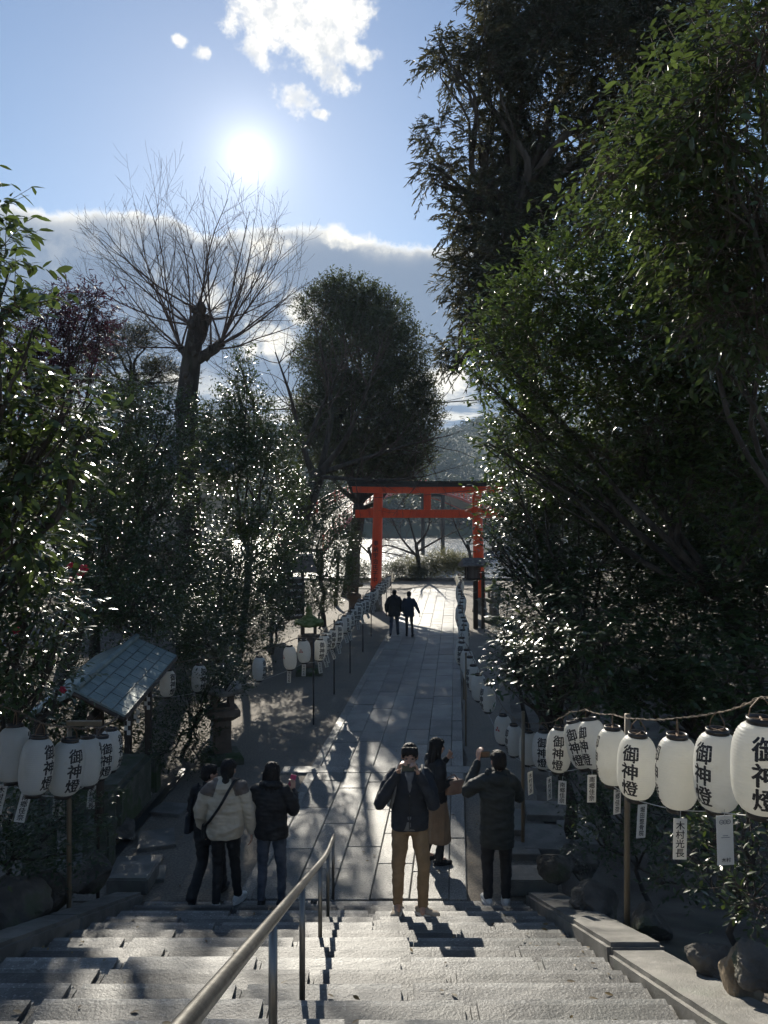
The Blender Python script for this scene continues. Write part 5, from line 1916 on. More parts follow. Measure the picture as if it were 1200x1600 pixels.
# lamp post at the right, roofed wooden lamp
def lamp_post():
    p = P(743, 962, 30.5)
    root = empty('lamp_post', (p.x, 30.5, 0), (0, 0, .1), 'roofed wooden lamp on a tall dark post right of the path before the torii', 'lamp post')
    MB().add(box((0, 0, 1.15), (.17, .17, 2.4), bev=.01)).build('post', M_['wood'], root)
    MB().add(box((.30, 0, 1.1), (.12, .12, 2.3), bev=.01)).build('brace', M_['wood'], root)
    lb = MB()
    for sx in (-1, 1):
        for sy in (-1, 1):
            lb.add(box((-.12 + sx * .25, sy * .2, 2.2), (.05, .05, .5)))
    lb.add(box((-.12, 0, 1.96), (.62, .5, .05))).add(box((-.12, 0, 2.45), (.62, .5, .05)))
    lb.build('lamp_frame', M_['wood'], root)
    MB().add(box((-.12, 0, 2.2), (.44, .34, .44))).build('lamp_panel', M_['oldwood'], root)
    v = [(-.62, -.5, 2.5), (.4, -.5, 2.5), (.4, .5, 2.5), (-.62, .5, 2.5), (-.5, 0, 2.78), (.28, 0, 2.78)]
    v += [(x, y, z - .05) for x, y, z in v[:4]]
    MB().add((v, [(0, 1, 5, 4), (2, 3, 4, 5), (3, 0, 4), (1, 2, 5), (6, 7, 1, 0), (7, 8, 2, 1), (8, 9, 3, 2), (9, 6, 0, 3), (9, 8, 7, 6)])).build('lamp_roof', M_['oldwood'], root)


lamp_post()


# roofed notice board left of the path
def notice_board():
    d = 27.0
    p = P(447, 960, d)
    root = empty('notice_board', (p.x, d, 0), (0, 0, .5), 'roofed wooden notice board with a sunlit pale gable roof left of the path', 'notice board')
    for x in (-.55, .62):
        MB().add(box((x, 0, 1.3), (.11, .11, 2.7), bev=.006)).build('post', M_['oldwood'], root)
    MB().add(box((.035, .02, 1.55), (1.06, .05, 1.5))).build('board', M_['oldwood'], root)
    MB().add(box((-.28, -.03, 1.4), (.4, .06, 1.9))).build('pale_panel', M_['plaster'], root)
    lt = MB()
    for z in np.arange(.95, 2.3, .22):
        lt.add(box((.35, -.035, float(z)), (.44, .05, .06)))
    lt.build('slats', M_['white'], root)
    v = [(-.85, -.55, 2.55), (.95, -.55, 2.55), (.95, .55, 2.55), (-.85, .55, 2.55), (-.85, 0, 3.05), (.95, 0, 3.05)]
    v += [(x, y, z - .06) for x, y, z in v[:4]]
    MB().add((v, [(0, 1, 5, 4), (2, 3, 4, 5), (3, 0, 4), (1, 2, 5), (6, 7, 1, 0), (7, 8, 2, 1), (8, 9, 3, 2), (9, 6, 0, 3), (9, 8, 7, 6)])).build('roof', M_['oldwood'], root)
    MB().add(box((.05, 0, 3.06), (1.9, .14, .05))).build('ridge_board', M_['tag'], root)


notice_board()


# pale house behind the camellias
def house():
    d = 38
    root = empty('pale_house', (-10.6, d, -.1), (0, 0, .12), 'two storey pale plastered house with a grey tiled roof behind the left trees', 'house')
    MB().add(box((0, 0, 3.2), (5.6, 6.0, 6.4))).build('wall', M_['plaster'], root)
    for z, w in ((6.6, 1.0), ):
        v = [(-3.5, -3.8, z), (3.5, -3.8, z), (3.5, 3.8, z), (-3.5, 3.8, z), (-2.2, 0, z + 1.9), (2.2, 0, z + 1.9)]
        v += [(x, y, zz - .16) for x, y, zz in v[:4]]
        rf = MB().add((v, [(0, 1, 5, 4), (2, 3, 4, 5), (3, 0, 4), (1, 2, 5), (6, 7, 1, 0), (7, 8, 2, 1), (8, 9, 3, 2), (9, 6, 0, 3), (9, 8, 7, 6)])).build('roof', M_['tile'], root)
        tl = MB()
        for i in range(17):
            x = -3.4 + i * .425
            tx = max(-2.2, min(2.2, x * .64))
            tl.add(tube([(x, -3.8, z + .03), (tx, -.02, z + 1.93)], .055, 6))
        tl.build('tile_rows', M_['tile'], rf)
    v = [(-3.2, -4.3, 3.05), (3.2, -4.3, 3.05), (3.2, -2.9, 3.6), (-3.2, -2.9, 3.6), (-3.2, -4.3, 2.95), (3.2, -4.3, 2.95), (3.2, -2.9, 3.45), (-3.2, -2.9, 3.45)]
    MB().add((v, [(0, 1, 2, 3), (7, 6, 5, 4), (0, 4, 5, 1), (1, 5, 6, 2), (3, 7, 4, 0)])).build('porch_roof', M_['tile'], root)
    for x in (-1.5, 1.4):
        for z in (1.3, 4.7):
            f = MB().add(box((x, -3.02, z), (1.3, .1, 1.2))).build('window', M_['black'], root)
            MB().add(box((x, -3.075, z), (.05, .06, 1.2))).add(box((x, -3.075, z + .62), (1.4, .08, .06))).add(box((x, -3.075, z - .62), (1.4, .1, .06))).build('frame', M_['oldwood'], f)


house()

# overhead wires
for a, b, r_, lab in ((P(250, 640, 40), P(880, 612, 44), .035, 'dark overhead cable crossing the sky gap above the torii'), (P(380, 690, 70), P(980, 560, 80), .03, 'thin overhead wire slanting up to the right over the river'), (P(100, 655, 36), P(480, 632, 40), .02, 'thin overhead wire behind the bare topped trunk'),
                      (P(360, 768, 33), P(760, 763, 34), .012, 'thin black wire crossing just in front of the torii lintel')):
    q = [(a.lerp(b, i / 16) - a) - Vector((0, 0, .35 * 4 * (i / 16) * (1 - i / 16))) for i in range(17)]
    o = MB().add(tube(q, r_, 5)).build('overhead_wire', M_['black'], None, True)
    o.location = a
    tag(o, lab, 'wire')
# ------------------------------------------------------------------ people
def cap(p0, p1, r0, r1, n=12):
    """tapered capsule"""
    p0, p1 = Vector(p0), Vector(p1)
    d = p1 - p0
    if d.length < 1e-5:
        return ellip(p0, (r0, r0, r0))
    d.normalize()
    pts, rad = [], []
    for a in (-90, -60, -30):
        pts.append(p0 + d * r0 * math.sin(R(a)))
        rad.append(max(r0 * math.cos(R(a)), r0 * .05))
    pts += [p0, p1]
    rad += [r0, r1]
    for a in (30, 60, 90):
        pts.append(p1 + d * r1 * math.sin(R(a)))
        rad.append(max(r1 * math.cos(R(a)), r1 * .05))
    return tube(pts, rad, n)


def chain(mb, pts, rad, n=12):
    for i in range(len(pts) - 1):
        mb.add(cap(pts[i], pts[i + 1], rad[i], rad[i + 1], n))


def fuse(mb, name, mat, parent, voxel=.008, smooth=4, disp=None):
    """melt overlapping shapes into one continuous skin"""
    me = bpy.data.meshes.new(name)
    me.from_pydata(mb.v, [], mb.f)
    me.update()
    o = bpy.data.objects.new(name, me)
    COL.objects.link(o)
    m = o.modifiers.new('r', 'REMESH')
    m.mode = 'VOXEL'
    m.voxel_size = voxel
    s_ = o.modifiers.new('s', 'SMOOTH')
    s_.iterations = smooth
    s_.factor = .5
    dg = bpy.context.evaluated_depsgraph_get()
    out = bpy.data.meshes.new_from_object(o.evaluated_get(dg))
    bpy.data.objects.remove(o)
    bpy.data.meshes.remove(me)
    if disp:
        amp, sc, seed = disp
        nv = len(out.vertices)
        nr = np.empty(nv * 3, np.float32)
        out.vertices.foreach_get('normal', nr)
        co = np.empty(nv * 3, np.float32)
        out.vertices.foreach_get('co', co)
        nr, co = nr.reshape(-1, 3), co.reshape(-1, 3)
        k = np.array([noise.noise(Vector((p[0] * sc[0] + seed, p[1] * sc[1], p[2] * sc[2]))) + .5 * noise.noise(Vector((p[0] * sc[0] * 2.3, p[1] * sc[1] * 2.3 + seed, p[2] * sc[2] * 2.1))) for p in co])
        co = co + nr * (k * amp)[:, None]
        out.vertices.foreach_set('co', co.ravel())
        out.update()
    out.name = name
    out.materials.clear()
    return link(name, out, mat, parent, True)


def hand(mb, w, d, pn, side, curl, s=1.0, spread=.12):
    """palm, four unequal fingers and a thumb; w wrist, d hand direction, pn palm normal, side +1 when the thumb lies towards d x pn"""
    w, d, pn = Vector(w), Vector(d).normalized(), Vector(pn)
    pn = (pn - d * pn.dot(d)).normalized()
    sx = d.cross(pn) * side
    pl = .088 * s
    for k, o in enumerate((.030, .010, -.010, -.029)):
        mb.add(cap(w + sx * o * .6 * s, w + d * pl + sx * o * s, .0125 * s, .0105 * s, 8))
    for k, (o, ln) in enumerate(((.031, .070), (.010, .080), (-.011, .074), (-.031, .058))):
        p = w + d * pl + sx * o * s
        dd = (d + sx * o * spread * 20 * .1).normalized()
        a = 0
        rr = (.0092, .0086, .0080, .0070)
        for j, fr in enumerate((.45, .31, .24)):
            a += curl[j] * (1 + .08 * k)
            v = dd * math.cos(a) + pn * math.sin(a)
            q = p + v * ln * fr * s
            mb.add(cap(p, q, rr[j] * s, rr[j + 1] * s, 8))
            p = q
    p = w + sx * .030 * s + d * .02 * s
    for (a, b, c, l_, r0, r1) in ((.75, .65, .25, .045, .0135, .0105), (.45, .9, .45, .033, .0105, .009), (.2, .95, .6, .027, .009, .0075)):
        v = (sx * a + d * b + pn * c * (curl[0] + .3)).normalized()
        q = p + v * l_ * s
        mb.add(cap(p, q, r0 * s, r1 * s, 8))
        p = q


def head_shapes(mb, c, s, M):
    """skull, jaw, nose, ears, lips; c head centre, M turns the head, faces +Y"""
    def E(o, r):
        mb.add(ellip(Vector(c) + M @ (Vector(o) * s), [x * s for x in r], M=M))
    E((0, -.012, .022), (.072, .088, .088))
    E((0, .030, -.030), (.058, .062, .070))
    E((0, .048, -.075), (.034, .036, .030))
    E((0, .030, -.045), (.054, .048, .05))
    mb.add(cap(Vector(c) + M @ (Vector((0, .086, .018)) * s), Vector(c) + M @ (Vector((0, .105, -.022)) * s), .009 * s, .014 * s, 8))
    for sx in (-1, 1):
        E((sx * .074, -.008, -.005), (.012, .022, .032))
        E((sx * .030, .080, .030), (.024, .012, .008))
        E((sx * .036, .066, -.02), (.022, .016, .02))
    E((0, .088, -.050), (.022, .010, .006))
    E((0, .086, -.062), (.019, .010, .007))


def person(loc, yaw, h, label, sp, group=None):
    s = h / 1.7
    root = empty('person', loc, (0, 0, yaw), label, 'person', group)
    vx = sp.get('vx', .0075)

    def V(p):
        return Vector(p) * s
    HC = V(sp.get('head', (0, .02, 1.585)))
    hy, hp = sp.get('hturn', (0, 0))
    M = Matrix.Rotation(hy, 3, 'Z') @ Matrix.Rotation(hp, 3, 'X')
    hs = s * sp.get('hsize', 1.02)
    sh = {1: V((sp.get('shw', .17), -.01, 1.385)), -1: V((-sp.get('shw', .17), -.01, 1.385))}
    ln = sp.get('lean', (0, 0))
    for k in sh:
        sh[k] += V((ln[0], ln[1], 0))
    arms = {1: [V(p) for p in sp['ra']], -1: [V(p) for p in sp['la']]}
    legs = {1: [V(p) for p in sp['rl']], -1: [V(p) for p in sp['ll']]}
    hip = V(sp.get('hip', (0, 0, .93)))
    # --- body: one continuous figure
    b = MB()
    head_shapes(b, HC, hs, M)
    b.add(cap(HC - V((0, .03, .06)), V((ln[0], ln[1] - .005, 1.38)), .05 * s, .062 * s))
    b.add(loft([(hip.x, hip.y, hip.z - .06 * s, .12 * s, .09 * s), (hip.x, hip.y, hip.z + .04 * s, .14 * s, .10 * s), (hip.x * .6 + ln[0] * .4 * s, hip.y * .6 + ln[1] * .4 * s, 1.12 * s, .115 * s, .085 * s), (ln[0] * s, ln[1] * s, 1.3 * s, .14 * s, .095 * s), (ln[0] * s, ln[1] * s, 1.42 * s, .09 * s, .06 * s)]))
    for k in (1, -1):
        el, wr = arms[k]
        chain(b, [sh[k] * 1.0, el, wr], [.045 * s, .036 * s, .024 * s])
        hd, pn = sp['hands'][k]
        hand(b, wr, hd, pn, sp.get('thumb', {1: 1, -1: 1})[k], sp.get('curl', {1: (.35, .4, .3), -1: (.35, .4, .3)})[k], s)
        kn, an = legs[k]
        chain(b, [hip + V((k * .085, 0, -.03)), kn, an], [.08 * s, .05 * s, .036 * s])
        b.add(cap(an, an + V((0, .09, -.03)), .03 * s, .025 * s))
    fuse(b, 'body', M_['skin'], root, min(vx, .0068), 3)
    # --- eyes and mouth
    for sx in (-1, 1):
        MB().add(ellip(HC + M @ (Vector((sx * .030, .0835, .012)) * hs), (.0125 * hs, .007 * hs, .006 * hs), 10, 6, M)).build('eye', M_['hair'], root, True)
    # --- hair
    hb = MB()

    def E(o, r, m_=hb):
        m_.add(ellip(HC + M @ (Vector(o) * hs), [x * hs for x in r], M=M))
    E((0, -.022, .042), (.083, .090, .086))
    E((0, -.045, -.005), (.080, .068, .085))
    for sx in (-1, 1):
        E((sx * .058, .012, .040), (.026, .058, .048))
    E((0, .052, .078), (.062, .040, .032))
    hl = sp.get('hair', 'short')
    if hl == 'long':
        for o in ((-.055, -.03), (-.02, -.055), (.02, -.055), (.055, -.03)):
            chain(hb, [HC + M @ (Vector((o[0], o[1], .0)) * hs), HC + M @ (Vector((o[0] * 1.15, o[1] - .015, -.13)) * hs), HC + M @ (Vector((o[0] * 1.2, o[1] - .035, -.27)) * hs)], [.045 * hs, .04 * hs, .02 * hs])
        for sx in (-1, 1):
            chain(hb, [HC + M @ (Vector((sx * .068, .02, .03)) * hs), HC + M @ (Vector((sx * .074, .02, -.10)) * hs), HC + M @ (Vector((sx * .072, .03, -.22)) * hs)], [.026 * hs, .024 * hs, .012 * hs])
    elif hl == 'tail':
        E((0, -.05, -.04), (.066, .055, .06))
        chain(hb, [HC + M @ (Vector((.0, -.095, -.03)) * hs), HC + M @ (Vector((.004, -.115, -.10)) * hs), HC + M @ (Vector((.008, -.10, -.21)) * hs)], [.036 * hs, .042 * hs, .016 * hs])
    elif hl == 'fringe':
        for i in range(7):
            x = -.06 + i * .02
            chain(hb, [HC + M @ (Vector((x, .05, .095)) * hs), HC + M @ (Vector((x * 1.12, .088, .06 - .012 * math.sin(i * 2))) * hs)], [.022 * hs, .012 * hs])
    fuse(hb, 'hair', M_['hair'], root, .008, 3, (.006, (60, 60, 9), h))
    # --- trousers or skirt
    legm = sp.get('legmat', 'blackcloth')
    tr = MB()
    lw = sp.get('lw', 1.0)
    tr.add(loft([(hip.x, hip.y, hip.z - .10 * s, .145 * s, .115 * s), (hip.x, hip.y, hip.z - .02 * s, .165 * s, .125 * s), (hip.x, hip.y, hip.z + .10 * s, .150 * s, .11 * s), (hip.x * .8, hip.y * .8, hip.z + .16 * s, .13 * s, .10 * s)]))
    for k in (1, -1):
        kn, an = legs[k]
        a = hip + V((k * .085, 0, -.04))
        chain(tr, [a, a.lerp(kn, .5), kn, kn.lerp(an, .45), an + V((0, .0, .015))], [.093 * s * lw, .080 * s * lw, .064 * s * lw, .058 * s * lw, sp.get('cuff', .050) * s * lw], 14)
    fuse(tr, 'trousers', M_[legm], root, .008, 4, (.009, (9, 9, 16), h * 3))
    if 'skirt' in sp:
        z0 = sp['skirt']
        sk = MB().add(loft([(hip.x, hip.y + .02 * s, z0 * s, .215 * s, .19 * s), (hip.x, hip.y + .01 * s, .6 * s, .205 * s, .175 * s), (hip.x, hip.y, .85 * s, .19 * s, .15 * s), (hip.x, hip.y, 1.02 * s, .155 * s, .12 * s)], 28))
        fuse(sk, 'skirt', M_['skirt'], root, .009, 3, (.016, (14, 14, 1.5), h * 7))
    # --- shoes
    for k in (1, -1):
        an = legs[k][1]
        ty = sp.get('toe', {1: -.15, -1: .15})[k]
        tp = sp.get('pitch', {1: 0, -1: 0})[k]
        Mt = Matrix.Rotation(ty, 3, 'Z') @ Matrix.Rotation(-tp, 3, 'X')
        f0 = an + V((0, 0, -.045))

        def F(p):
            return f0 + Mt @ V(p)
        sb = MB()
        for o, r in (((0, -.035, .002), (.040, .050, .042)), ((0, .05, -.004), (.045, .078, .037)), ((0, .125, -.012), (.048, .066, .031)), ((0, .0, .03), (.042, .050, .048))):
            sb.add(ellip(F(o), [x * s for x in r], M=Mt))
        shoe = fuse(sb, 'shoe', M_[sp.get('shoe', 'blackcloth')], root, .007, 2)
        so = MB()
        v, f = loft([(0, 0, -.045, 1, 1), (0, 0, -.018, 1, 1)], 22)
        v = [tuple(F(((.044 + .009 * math.sin((y + 1) * 1.4)) * x, .048 + .138 * y, z))) for x, y, z in v]
        so.add((v, f)).build('sole', M_[sp.get('sole', 'blackcloth')], shoe)
        if sp.get('mark') and k == sp['mark']:
            tv, tf = text_mesh('N', .05, .003)
            MB().add(([tuple(F((k * .0445 * 1.0 + 0 * z, .045 + x * -k * -1, y - .004))) for x, y, z in tv], tf)).build('lettering', M_['ink'], shoe)
    # --- jacket
    jm = sp.get('jacket', 'blackcloth')
    hem = sp.get('hem', .82)
    w_ = sp.get('jw', 1.0)
    j = MB()
    hx, hyy = hip.x, hip.y
    lx, ly = ln[0] * s, ln[1] * s
    j.add(loft([(hx, hyy, hem * s, .185 * s * w_ * sp.get('hemw', 1), .14 * s * w_ * sp.get('hemw', 1)), (hx, hyy, (hem + .08) * s, .188 * s * w_, .145 * s * w_), (hx * .5 + lx * .5, hyy * .5 + ly * .5, 1.08 * s, .18 * s * w_, .138 * s * w_), (lx, ly, 1.25 * s, .188 * s * w_, .14 * s * w_), (lx, ly - .005, 1.37 * s, .165 * s * w_, .115 * s * w_), (lx, ly - .005, 1.44 * s, .085 * s, .08 * s), (lx, ly + .0, 1.47 * s, .066 * s, .068 * s)], 26, 2.3))
    aw = sp.get('aw', 1.0)
    for k in (1, -1):
        el, wr = arms[k]
        wc = el.lerp(wr, .90)
        chain(j, [sh[k] + V((-k * .02, 0, -.01)), sh[k].lerp(el, .5), el, el.lerp(wc, .5), wc], [.082 * s * aw, .074 * s * aw, .064 * s * aw, .058 * s * aw, .042 * s * aw], 14)
    if sp.get('hood'):
        mh = j
        mh.add(ellip(V((ln[0], ln[1] - .085, 1.42)), (.125 * s, .075 * s, .085 * s)))
        mh.add(cap(V((ln[0] - .09, ln[1] - .01, 1.47)), V((ln[0] + .09, ln[1] - .01, 1.47)), .05 * s, .05 * s))
    elif sp.get('collar', True):
        j.add(loft([(lx, ly - .005, 1.42 * s, .078 * s, .078 * s), (lx, ly, 1.50 * s, .072 * s, .076 * s)], 20))
    jk = fuse(j, 'jacket', M_[jm], root, vx + .001, 4, (sp.get('puff', .010), (7, 7, 15), h * 5))
    return root, dict(s=s, HC=HC, M=M, hs=hs, sh=sh, arms=arms, legs=legs, hip=hip, ln=ln, V=V, jacket=jk, loc=Vector(loc), yaw=yaw)


def top(name, parts, info, label, cat, group=None):
    """a thing someone carries: stands on its own, built in that person's space"""
    root = empty(name, info['loc'], (0, 0, info['yaw']), label, cat, group)
    for mb, nm, mat, fz in parts:
        if fz:
            fuse(mb, nm, M_[mat], root, .007, 3)
        else:
            mb.build(nm, M_[mat], root, True)
    return root


def phone(info, c, sx, up, nrm, label, mat='phone', size=(.150, .073, .009)):
    c, sx, up, nrm = Vector(c), Vector(sx).normalized(), Vector(up).normalized(), Vector(nrm).normalized()
    root = empty('phone', info['loc'] + Matrix.Rotation(info['yaw'], 3, 'Z') @ c, (0, 0, info['yaw']), label, 'phone')
    M = Matrix((sx, up, nrm)).transposed().to_4x4()
    MB().add(box((0, 0, 0), size, bev=.0035), M).build('phone_body', M_[mat], root)
    lens = MB()
    for x, y in ((-.055, .018), (-.055, -.004)):
        lens.add(lathe([(.009, 0), (.009, .002), (.007, .0025)], 14, (x, y, size[2] / 2)), M)
    lens.build('lens', M_['black'], root)
    return root


# 1 the man photographing the camera's way, on the third step
man, I = person((.275, 8.19, 2 * R_ + .012), math.pi - .05, 1.80, 'man in a navy jacket and khaki trousers holding a phone sideways before his face', dict(
    head=(0, .035, 1.582), hturn=(0, -.12), ra=[(.295, .12, 1.14), (.105, .235, 1.50)], la=[(-.235, .17, 1.16), (-.085, .245, 1.49)],
    hands={1: ((-.25, .25, .95), (-.75, .25, -.1)), -1: ((.25, .25, .95), (.75, .25, -.1))}, thumb={1: -1, -1: 1}, curl={1: (.75, .75, .5), -1: (.75, .75, .5)},
    rl=[(.115, .02, .50), (.12, -.02, .085)], ll=[(-.14, .05, .51), (-.13, .02, .085)], toe={1: -.2, -1: 1.15}, pitch={1: 0, -1: 0}, hair='fringe', legmat='khaki', lw=1.05, shoe='sneaker', sole='white', jacket='navy', hem=.86, jw=1.02, aw=1.03, mark=-1, puff=.011))
V = I['V']
MB().add(loft([(0, .115 * I['s'], .88 * I['s'], .085, .038), (0, .112 * I['s'], 1.02 * I['s'], .03, .04)], 14)).add(loft([(0, .115 * I['s'], 1.22 * I['s'], .012, .036), (0, .085 * I['s'], 1.44 * I['s'], .05, .032)], 14)).build('shirt', M_['grey'], man, True)
MB().add(tube([V((.0, .158, .90)), V((.0, .163, 1.1)), V((.005, .155, 1.25))], .005, 6)).build('zip', M_['black'], man)
phone(I, V((.0, .265, 1.545)), (1, 0, 0), (0, -.15, 1), (0, 1, .15), 'dark phone held sideways in both hands by the man in the navy jacket')
bk = MB().add(ellip(V((0, -.20, 1.18)), V((.165, .10, .24)))).add(ellip(V((0, -.22, 1.05)), V((.15, .10, .14))))
st = MB()
for k in (1, -1):
    st.add(tube([V((k * .10, -.15, 1.36)), V((k * .125, -.02, 1.475)), V((k * .135, .085, 1.40)), V((k * .15, .12, 1.25)), V((k * .19, .06, 1.08)), V((k * .17, -.12, 1.0))], .017, 8))
bt = MB().add(lathe([(.001, 0), (.032, .004), (.034, .15), (.02, .18), (.014, .2), (.014, .215), (.001, .216)], 16, tuple(V((.205, -.12, 1.02)))))
top('backpack', [(bk, 'bag', 'grey', True), (st, 'strap', 'grey', False), (MB().add(ellip(V((.17, -.16, 1.07)), V((.05, .07, .09)))), 'side_pocket', 'navy', True)], I, 'grey backpack worn by the man in the navy jacket', 'backpack')
top('water_bottle', [(bt, 'bottle_body', 'bottle', False)], I, 'clear water bottle in the side pocket of the grey backpack', 'bottle')

# 2 the woman in the tan skirt behind him
wom, I = person((.68, 10.1, .0), -1.15, 1.62, 'woman with long black hair, black jacket and long tan skirt, turned right', dict(
    head=(0, .02, 1.585), hturn=(-.15, -.12), ra=[(.20, -.03, 1.10), (.14, .20, 1.14)], la=[(-.21, .05, 1.14), (-.06, .23, 1.40)],
    hands={1: ((-.4, .9, .1), (0, 0, -1)), -1: ((.5, .2, .8), (.3, -.9, 0))}, curl={1: (.6, .6, .4), -1: (.5, .6, .4)},
    rl=[(.10, .05, .49), (.10, .0, .085)], ll=[(-.09, .02, .49), (-.10, -.10, .085)], hair='long', jacket='blackcloth', hem=.84, jw=.98, aw=1.0, skirt=.30, shoe='blackcloth', sole='black', legmat='blackcloth', cuff=.055, puff=.012))
V = I['V']
top('handbag', [(MB().add(loft([(.17 * I['s'], .20, .93, .06, .15), (.17 * I['s'], .20, 1.08, .05, .13), (.17 * I['s'], .20, 1.10, .03, .11)], 22, 3)), 'bag', 'leather', True), (MB().add(tube([V((.17, .06, 1.12)), V((.165, .1, 1.2)), V((.165, .2, 1.23)), V((.17, .28, 1.12))], .008, 7)), 'handle', 'leather', False)], I, 'brown leather handbag held by the woman in the tan skirt', 'handbag')

# 3 the person in the dark parka raising a phone
par, I = person((1.32, 8.97, .02), .05, 1.78, 'person from behind in a long dark hooded parka, raising a phone', dict(
    head=(.02, .03, 1.585), hturn=(.15, .05), la=[(-.315, .10, 1.23), (-.165, .26, 1.53)], ra=[(.27, .12, 1.15), (.13, .30, 1.36)],
    hands={-1: ((.1, .1, 1), (.8, .3, 0)), 1: ((-.5, .5, .7), (-.6, .3, -.2))}, thumb={1: 1, -1: 1}, curl={1: (.5, .6, .4), -1: (.45, .5, .4)},
    rl=[(.105, .03, .50), (.10, -.0, .085)], ll=[(-.105, .02, .50), (-.10, .0, .085)], hair='short', jacket='darkgreen', hem=.66, jw=1.03, aw=1.1, hood=True, legmat='blackcloth', lw=1.08, shoe='white', sole='white', puff=.014))
V = I['V']
phone(I, V((-.085, .33, 1.565)), (1, .1, 0), (0, .1, 1), (0, -1, .1), 'black phone held up sideways by the person in the dark parka')

# 4 the woman in the beige jacket
bei, I = person((P(352, 1412, 8.9).x, 8.9, .02), .1, 1.70, 'woman from behind in a puffy beige hooded jacket with brown shoulders', dict(
    head=(.035, .02, 1.585), hturn=(-.2, -.05), la=[(-.285, .02, 1.13), (-.275, .10, .90)], ra=[(.285, -.02, 1.12), (.30, .0, .86)],
    hands={1: ((.02, .05, -1), (-1, .1, 0)), -1: ((.05, .15, -1), (1, .1, 0))}, curl={1: (.3, .35, .25), -1: (.3, .35, .25)},
    rl=[(.10, .10, .50), (.13, .12, .085)], ll=[(-.09, .06, .50), (-.10, -.06, .085)], toe={1: -.45, -1: .1}, hair='tail', jacket='beige', hem=.83, jw=1.14, aw=1.28, hood=True, legmat='blackcloth', lw=1.0, shoe='white', sole='white', puff=.017, hemw=.9))
V = I['V']
jm = I['jacket'].data
jm.materials.append(M_['taupe'])
for p_ in jm.polygons:
    q_ = p_.center / I['s']
    if q_.z > 1.335 + .25 * (abs(q_.x) - .12) - (.02 if q_.y < 0 else 0) and abs(q_.x) > .085 + .30 * (1.46 - q_.z) * (1 if q_.y < -.05 else .3):
        p_.material_index = 1
top('shoulder_bag', [(MB().add(loft([(-.235 * I['s'], .10, .80, .05, .11), (-.235 * I['s'], .10, .97, .045, .10)], 20, 3)), 'bag', 'blackcloth', True),
                     (MB().add(tube([V((.15, .07, 1.465)), V((.11, -.09, 1.485)), V((.05, -.185, 1.40)), V((-.05, -.215, 1.23)), V((-.16, -.17, 1.07)), V((-.235, -.04, .97)), V((-.24, .06, .94))], .017, 8)), 'strap', 'blackcloth', False)], I, 'black shoulder bag with its strap slung across the beige jacket', 'bag')

# 5 the woman in black, half hidden, walking
blk, I = person((P(326, 1405, 9.12).x, 9.12, .0), -.15, 1.59, 'woman in a black coat and trousers walking, half hidden behind the beige jacket', dict(
    head=(-.0, .03, 1.585), hturn=(-.7, -.1), la=[(-.235, .03, 1.12), (-.20, .14, .92)], ra=[(.22, .03, 1.12), (.16, .2, 1.02)],
    hands={1: ((-.2, .8, -.3), (-.6, 0, -.6)), -1: ((.1, .3, -1), (1, .1, 0))}, rl=[(.09, .16, .52), (.09, .22, .10)], ll=[(-.09, .03, .49), (-.12, -.26, .13)], toe={1: -.1, -1: .2}, pitch={1: 0, -1: -.5},
    hair='short', jacket='blackcloth', hem=.74, jw=1.0, legmat='blackcloth', lw=1.15, cuff=.065, shoe='blackcloth', sole='black', puff=.012))
V = I['V']
top('shoulder_bag', [(MB().add(loft([(-.255 * I['s'], .02, .80, .05, .13), (-.25 * I['s'], .02, 1.0, .04, .10)], 20, 3)), 'bag', 'navy', True), (MB().add(tube([V((-.25, -.07, .98)), V((-.2, -.08, 1.25)), V((-.13, -.02, 1.47)), V((-.19, .09, 1.25)), V((-.25, .08, .98))], .012, 8)), 'strap', 'navy', False)], I, 'dark navy shoulder bag hanging beside the half hidden woman in black', 'bag')

# 6 the girl in jeans
jea, I = person((P(424, 1412, 8.95).x, 8.95, .02), -.05, 1.65, 'girl from behind in black jacket and blue jeans, holding a pink phone', dict(
    head=(.0, .03, 1.585), hturn=(-.1, -.15), la=[(-.27, .02, 1.18), (-.16, .22, 1.16)], ra=[(.265, .02, 1.14), (.235, .20, 1.31)],
    hands={1: ((-.1, .2, 1), (-.6, .5, 0)), -1: ((.6, .6, .3), (.3, .3, -.8))}, curl={1: (.5, .6, .4), -1: (.4, .5, .4)},
    rl=[(.115, .02, .50), (.125, .0, .085)], ll=[(-.11, .02, .50), (-.115, -.05, .085)], toe={1: -.5, -1: .1}, hair='long', jacket='blackcloth', hem=.83, jw=1.06, aw=1.15, legmat='denim', lw=1.0, cuff=.048, shoe='blackcloth', sole='black', puff=.015))
V = I['V']
chn = MB()
chain(chn, [V((-.10, -.03, 1.46)), V((-.05, -.085, 1.475)), V((.05, -.085, 1.475)), V((.10, -.03, 1.46)), V((.05, .06, 1.46)), V((-.05, .06, 1.46)), V((-.10, -.03, 1.46))], [.045 * I['s']] * 7)
fuse(chn, 'scarf', M_['blackcloth'], jea, .009, 3, (.008, (30, 30, 30), 3))
phone(I, V((.205, .275, 1.40)), (.3, .15, 1), (-1, .2, .2), (0, -1, .15), 'pink phone held up in the right hand of the girl in jeans', 'pink', (.145, .07, .01))

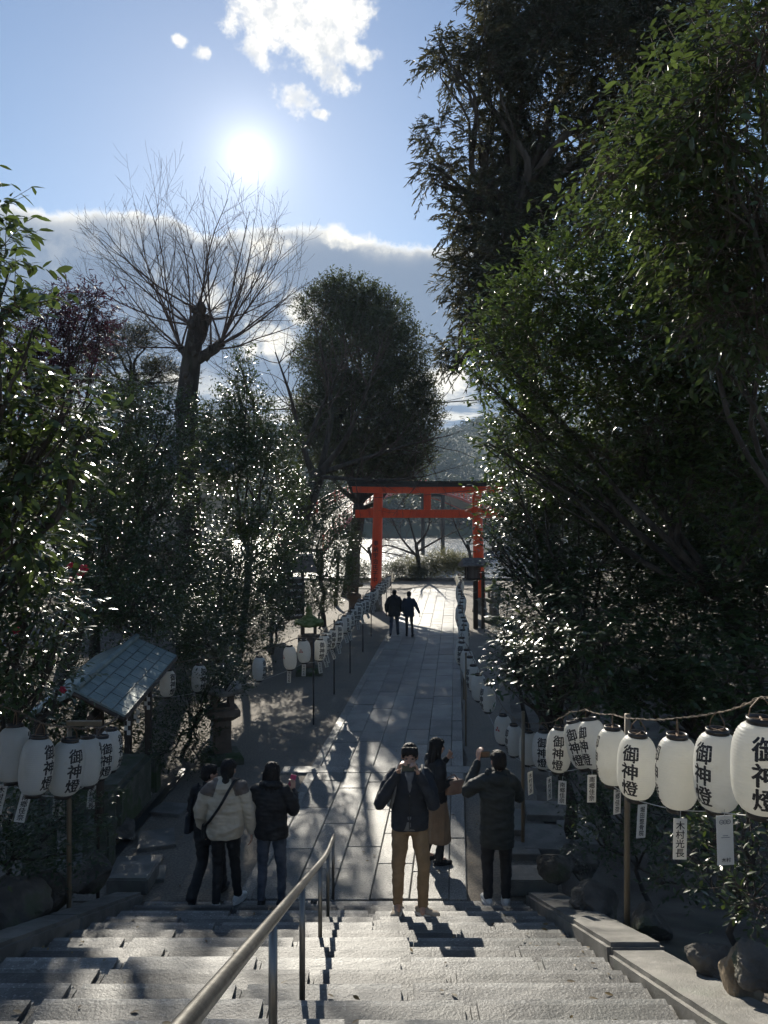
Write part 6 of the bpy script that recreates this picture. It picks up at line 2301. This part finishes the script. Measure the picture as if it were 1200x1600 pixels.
# 7, 8 the couple walking away on the path
cl, I = person((P(616, 995, 28.6).x, 28.6, .0), -.09, 1.70, 'taller walker of the couple on the path, in a bulky black coat and dark jeans', dict(
    vx=.012, head=(.0, .02, 1.585), la=[(-.30, -.02, 1.12), (-.285, .04, .86)], ra=[(.27, .0, 1.12), (.25, .08, .88)], hands={1: ((.0, .2, -1), (-1, 0, 0)), -1: ((.0, .2, -1), (1, 0, 0))},
    rl=[(.11, .10, .50), (.13, .10, .085)], ll=[(-.11, .02, .50), (-.13, -.14, .10)], pitch={1: 0, -1: -.2}, hair='short', jacket='blackcloth', hem=.72, jw=1.22, aw=1.2, legmat='denim', lw=1.08, shoe='blackcloth', sole='white', puff=.014, hood=True), 'couple walking on the path')
cr, I = person((P(639, 996, 28.4).x, 28.4, .0), -.12, 1.66, 'slimmer walker of the couple in a dark blue coat, arm swung out right', dict(
    vx=.012, head=(.0, .02, 1.585), la=[(-.23, -.02, 1.12), (-.21, .06, .87)], ra=[(.29, -.02, 1.13), (.40, -.06, .90)], hands={1: ((.35, -.1, -1), (-1, 0, 0)), -1: ((.0, .2, -1), (1, 0, 0))},
    rl=[(.10, .06, .50), (.14, -.08, .10)], ll=[(-.09, .06, .50), (-.09, .10, .085)], pitch={1: -.15, -1: 0}, hair='short', jacket='bluecoat', hem=.76, jw=1.08, aw=1.05, hemw=1.08, legmat='blackcloth', lw=.88, cuff=.045, shoe='blackcloth', sole='black', puff=.010), 'couple walking on the path')
# ------------------------------------------------------------------ air
def haze():
    m = bpy.data.materials.new('haze_air')
    m.use_nodes = True
    t = m.node_tree
    t.nodes.clear()
    out = t.nodes.new('ShaderNodeOutputMaterial')
    v = t.nodes.new('ShaderNodeVolumePrincipled')
    v.inputs['Color'].default_value = (.62, .80, 1.0, 1)
    v.inputs['Density'].default_value = HAZE
    v.inputs['Anisotropy'].default_value = .05
    t.links.new(v.outputs[0], out.inputs['Volume'])
    o = MB().add(box((0, 375, 51), (1060, 790, 116))).build('haze', m)
    tag(o, kind='stuff')


HAZE = .00042
haze()
